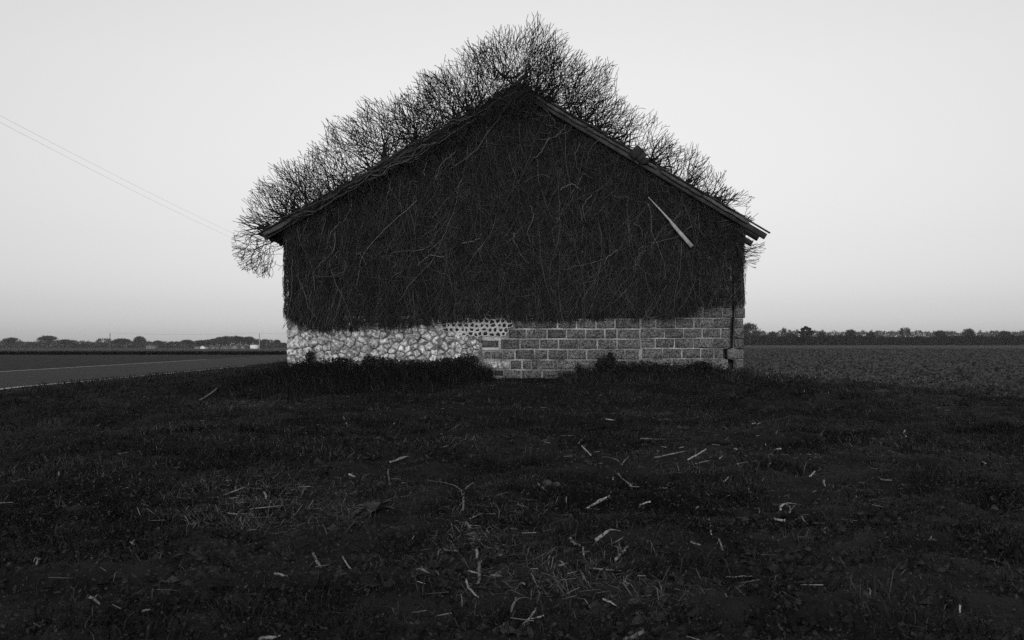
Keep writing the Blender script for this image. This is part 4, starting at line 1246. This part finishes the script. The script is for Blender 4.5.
def far_tree(px, top_py, Y, width_px, k, label, group):
    x = wx(px, Y); zb_ = float(ground_h(x, Y)) - .1; hgt = wz(top_py, Y) - zb_
    root = empty('bare_tree', (x, Y, zb_))
    wid = (width_px / F * Y) / .72
    root.scale = (wid, wid, hgt); root.rotation_euler.z = (px * 1.7) % 6.28
    tag(root, label, 'tree', group)
    for nm, me in zip(('trunk', 'crown'), PR[k % 4]): link(nm, me, None, root)
ORD = ['first', 'second', 'third', 'fourth', 'fifth', 'sixth', 'seventh', 'eighth', 'ninth', 'tenth', 'eleventh']
GL = 'bare trees of the village wood on the left'
for i, (px, ty, w) in enumerate([(200, 339.8, 11), (208, 339, 11), (214, 337.6, 12), (221, 336.6, 13), (228, 335.6, 13), (235, 335.2, 13), (242, 335.6, 12), (249, 336.2, 11), (258, 338.8, 9), (264, 338.6, 8), (270, 338.8, 8), (277, 339.4, 7), (284, 342.4, 8),
                                 (12, 338, 14), (30, 340, 12), (48, 337.5, 14), (66, 339, 13), (85, 341, 12), (104, 338.5, 13), (122, 337, 14), (140, 338, 12), (158, 340, 12), (174, 339, 12), (187, 340.5, 11)]):
    if i < 8: lab = ORD[i] + ' bare tree from the left in the domed wood behind the village'
    elif i < 13: lab = ORD[i - 8] + ' bare tree rightwards from the white house, by the pale pole'
    else: lab = ORD[i - 13] + ' bare tree from the left edge in the skyline wood'
    if i >= 13: ty += (i * 7 % 5 - 2) * 1.1; w *= .7 + (i * 5 % 7) * .1
    far_tree(px, ty, 760 + (i * 37) % 60, w * 1.25, i, lab, GL)
# filling thicket behind
def thicket(name, label, pxs, tops, Y, n, seed, mat_, size, bot=None, depth=18):
    g = np.random.default_rng(seed)
    px = g.uniform(pxs[0], pxs[-1], n); top = np.interp(px, pxs, tops)
    yy = Y + g.uniform(0, depth, n); x = (px - 512) / F * yy
    zg = ground_h(x, yy); zt = HC + (HOR - top) / F * yy
    z = zg + (zt - zg) * g.random(n) ** .8 * (0.86 + .2 * vnoise(px * .35, px * 0, seed))
    c = np.stack([x, yy, z], -1); d = norm(g.normal(0, .55, (n, 3)) + np.array([0, 0, .7])) * g.uniform(.5, 1.3, (n, 1)) * size * 7
    V, Q = tubes(c - d / 2, c + d / 2, np.full(n, size), np.full(n, size * .4))
    o = link(name, mesh_data(name, V, quads=Q, shade=np.repeat(g.uniform(.6, 1.3, n), 6)), M[mat_])
    tag(o, label, 'wood', kind='stuff')
thicket('wood', 'dark mass of the far wood behind the village at left', [0, 40, 60, 100, 125, 160, 195, 204, 208, 215, 228, 240, 252, 256, 260, 268, 274, 280, 290, 300], [341, 342, 340, 342, 340, 342, 341.5, 342.5, 341, 339.5, 337.6, 337.2, 338.6, 342, 341, 341, 343, 342, 345.5, 346], 830, 9000, 3, 'far_twig', .30)
# the right hand hedge and trees
thicket('hedge', 'long dark hedge across the end of the right field', [735, 750, 765, 775, 790, 800, 815, 830, 900, 1040], [334, 334, 336, 337, 335.5, 337, 336, 335, 337, 335], 470, 30000, 5, 'conifer', .16, depth=10)
thicket('wood', 'pale far wood on the right skyline', [735, 760, 780, 800, 830, 900, 960, 1040], [331.5, 331.5, 330.6, 330.4, 331, 330.5, 331.5, 330.5], 1050, 9000, 7, 'far_twig', .42, depth=30)
GR = 'trees along the right field hedge'
far_tree(750, 321.8, 455, 18, 1, 'round bare tree just behind the right corner of the barn', GR)
far_tree(784, 326.3, 520, 9, 2, 'small bare tree standing up from the right hedge', GR)
far_tree(772, 331, 480, 11, 0, 'low bare tree left of the small hedge tree at right', GR)
far_tree(790, 332, 480, 10, 3, 'low bush-like bare tree between hedge tree and pine', GR)
far_tree(822, 331.5, 480, 10, 0, 'low bare tree right of the dark pine', GR)
for i, (px, ty, w) in enumerate([(850, 329, 13), (872, 331, 10), (905, 326, 16), (940, 330, 12), (968, 328, 14), (1003, 330, 13)]):
    far_tree(px, ty, 478, w, i, ORD[i] + ' bare tree rightwards along the hedge beyond the pine', GR)
# dark pine
def pine(px, top_py, Y, w_px, label):
    g = np.random.default_rng(44)
    x = wx(px, Y); zb_ = float(ground_h(x, Y)); H_ = wz(top_py, Y) - zb_; W_ = w_px / F * Y / 2
    root = empty('pine_tree', (x, Y, zb_)); tag(root, label, 'tree', GR)
    V, Q, P = poly_tube([(0, 0, -.2), (.1, 0, H_ * .4), (0, 0, H_ * .8)], [.28, .2, .08], 6)
    link('trunk', mesh_data('trunk', V, quads=Q, polys=P, shade=np.full(len(V), 1.0)), M['conifer'], root)
    lumps = [(0, .88, .28), (-.3, .80, .30), (.32, .80, .32), (-.62, .64, .30), (.66, .66, .30), (-.2, .62, .42), (.3, .58, .42), (-.85, .66, .14), (.95, .64, .14), (0, .42, .36), (-.35, .45, .28), (.4, .4, .3)]
    C_ = []
    for lx, lz, lr in lumps:
        v = norm(g.normal(0, 1, (380, 3))) * g.random((380, 1)) ** .4
        C_.append(np.array([lx * W_, g.uniform(-.4, .4) * W_, lz * H_]) + v * np.array([lr * W_, lr * W_, lr * H_ * .30]))
    C_ = np.concatenate(C_)
    V, T, S = leaf_quads(C_, g.uniform(.18, .38, len(C_)), .2, g.uniform(.5, 1.3, len(C_)))
    link('crown', mesh_data('crown', V, tris=T, shade=S), M['conifer'], root)
pine(806, 325.4, 462, 16, 'dark broad-topped pine standing out of the right hedge')

# dark verge bank beyond the road
n = 9000
y = U(93, 99, n); x = U(-62, -21.5, n)
blades('verge_bank', x, y, U(.15, .55, n), U(.06, .14, n), U(.3, 1.2, n), 'dark rough grass bank on the far side of the road', U(.35, .7, n))

# village houses
def house(px, base_py, Y, wpx, hwall_px, roof_px, depth, wallm, label, wing=False, gable=True, chimney=False):
    x = wx(px, Y); s = Y / F; w = wpx * s / 2; hw = hwall_px * s; rr = roof_px * s; zb_ = float(ground_h(x, Y)) - .2
    root = empty('house', (x, Y, zb_)); tag(root, label, 'house', 'village houses beyond the road')
    if gable:
        V, P = prism([(-w, 0), (w, 0), (w, hw), (0, hw + rr), (-w, hw)], 0, depth)
        link('wall', mesh_data('wall', V, polys=P), M[wallm], root)
        for sg in (-1, 1):
            V = [(0, -.25, hw + rr + .18), (sg * (w + .3), -.25, hw - .12), (sg * (w + .3), depth + .25, hw - .12), (0, depth + .25, hw + rr + .18)]
            V += [(a, b, c - .14) for a, b, c in V]
            link('roof', mesh_data('roof', V, polys=[[0, 1, 2, 3], [7, 6, 5, 4]] + [[i, i + 4, (i + 1) % 4 + 4, (i + 1) % 4] for i in range(4)]), M['roof_far'], root)
    else:
        V, Q = boxes([(-w, w, 0, depth, 0, hw)]); link('wall', mesh_data('wall', V, quads=Q), M[wallm], root)
        V, P = prism([(0, 0)], 0, 1) if False else ([(-w - .3, -.3, hw), (w + .3, -.3, hw), (w + .3, depth + .3, hw), (-w - .3, depth + .3, hw), (-w, depth / 2, hw + rr), (w, depth / 2, hw + rr)], [[0, 1, 5, 4], [2, 3, 4, 5], [1, 2, 5], [3, 0, 4], [3, 2, 1, 0]])
        link('roof', mesh_data('roof', V, polys=P), M['roof_far'], root)
    for k in ((-.45, .45) if wallm == 'render_grey' and wpx > 7 else ()):
        V, Q = boxes([(k * w - .4, k * w + .4, -.04, .02, hw * .35, hw * .8)]); link('window', mesh_data('window', V, quads=Q), M['pane'], root)
    if chimney:
        V, Q = boxes([(-w * .5 - .3, -w * .5 + .3, depth * .4, depth * .4 + .6, hw, hw + rr + 1.0)]); link('chimney', mesh_data('chimney', V, quads=Q), M['render_grey'], root)
house(253.5, 349, 690, 7, 4.4, 1.2, 8, 'render_white', 'bright white house left of the utility pole', gable=False, chimney=True)
house(202.5, 348.7, 690, 4.5, 2.4, 1.2, 8, 'render_white', 'small white gabled house at the far left', gable=True)
house(197.5, 348.7, 700, 6, 2.0, .9, 7, 'render_grey', 'low grey shed beside the small white gabled house', gable=False)
house(213, 348.6, 705, 9, 1.8, 1.5, 8, 'render_grey', 'low grey farm building in front of the wood', gable=False)
house(226, 348.7, 710, 12, 1.7, 1.6, 9, 'render_grey', 'long low farm building in the middle of the village', gable=False)
house(234.5, 348.7, 700, 6, 2.0, 1.9, 9, 'render_grey', 'grey house with a tall roof at the end of the long farm building', gable=True)
house(242.5, 348.9, 695, 3.4, 2.4, 1.2, 6, 'render_grey', 'small grey house just left of the bright white one', gable=True)
house(150, 348.8, 700, 8, 3.0, 1.5, 8, 'render_grey', 'grey house among the trees west of the village', gable=False)

# utility poles and wires
def pole(x, y, h, label, arm=True, mat_='pole', r=.12):
    zb_ = float(ground_h(x, y))
    root = empty('utility_pole', (x, y, zb_)); tag(root, label, 'utility pole')
    V, Q, P = poly_tube([(0, 0, -.3), (0, 0, h * .5), (0, 0, h)], [r, r * .85, r * .7], 8)
    link('shaft', mesh_data('shaft', V, quads=Q, polys=P, smooth=True), M[mat_], root)
    if arm:
        V, Q = boxes([(-.7, .7, -.05, .05, h - .35, h - .24)]); link('crossarm', mesh_data('crossarm', V, quads=Q), M[mat_], root)
        for k in (-.6, .6):
            V, Q, P = poly_tube([(k, 0, h - .24), (k, 0, h - .08)], [.04, .03], 6); link('insulator', mesh_data('insulator', V, quads=Q, polys=P), M['pane'], root)
    return np.array([x, y, zb_ + h])
def wire(a, b, sag, label, r):
    n = 24; t = np.linspace(0, 1, n)[:, None]
    p = a + (b - a) * t; p[:, 2] -= (4 * sag * t * (1 - t))[:, 0]
    V, Q, P = poly_tube(p, np.full(n, r), 4)
    tag(link('overhead_wire', mesh_data('overhead_wire', V, quads=Q, polys=P), M['wire']), label, 'wire', 'overhead wires left of the barn')
pa = pole(-24.6, 36, 12.9, 'tall utility pole beside the road at the near end of the sloping wires')
pb = pole(-28.6, 128, 12.6, 'utility pole behind the barn at the far end of the sloping wires')
wire(pa + np.array([-.6, 0, -.1]), pb + np.array([-.6, 0, -.1]), .5, 'upper of the two wires sloping down behind the left creeper', .0045)
wire(pa + np.array([.6, 0, -1.0]), pb + np.array([.6, 0, -.9]), .7, 'lower of the two wires sloping down behind the left creeper', .0045)
Yp = 300
pcs = [pole(wx(px, Yp), Yp, HC + (HOR - 333) / F * Yp - float(ground_h(wx(px, Yp), Yp)), lab, arm=False, mat_=m_, r=.16) for px, lab, m_ in
       [(259.5, 'pale utility pole standing right of the bright white house', 'concrete_pole'), (110, 'far utility pole on the left skyline', 'pole'), (330, 'far utility pole hidden behind the barn', 'pole')]]
wire(pcs[0], pcs[1], .5, 'thin level wire over the village from the pale pole leftwards', .016)
wire(pcs[0], pcs[2], .3, 'thin level wire from the pale pole to behind the barn', .016)
pole(wx(266.6, 420), 420, 5.0, 'second smaller pole right of the pale utility pole', arm=False, r=.13)

# ------------------------------------------------------------------ thin haze over the fields
lo = np.array([gx[0] - 20, gy[0] - 20, -6.0]); hi = np.array([gx[-1] + 20, gy[-1] + 20, 22.0])
V, Q = boxes([(lo[0], hi[0], lo[1], hi[1], lo[2], hi[2])])
hm = bpy.data.materials.new('haze'); hm.use_nodes = True
hm.node_tree.nodes.clear()
ho = hm.node_tree.nodes.new('ShaderNodeOutputMaterial'); hv = hm.node_tree.nodes.new('ShaderNodeVolumePrincipled')
hv.inputs['Color'].default_value = (.9, .9, .9, 1)
hv.inputs['Density'].default_value = 0.00013
hm.node_tree.links.new(hv.outputs[0], ho.inputs['Volume'])
tag(link('haze', mesh_data('haze', V, quads=Q), hm), 'thin pale haze over the fields', 'haze', kind='stuff')
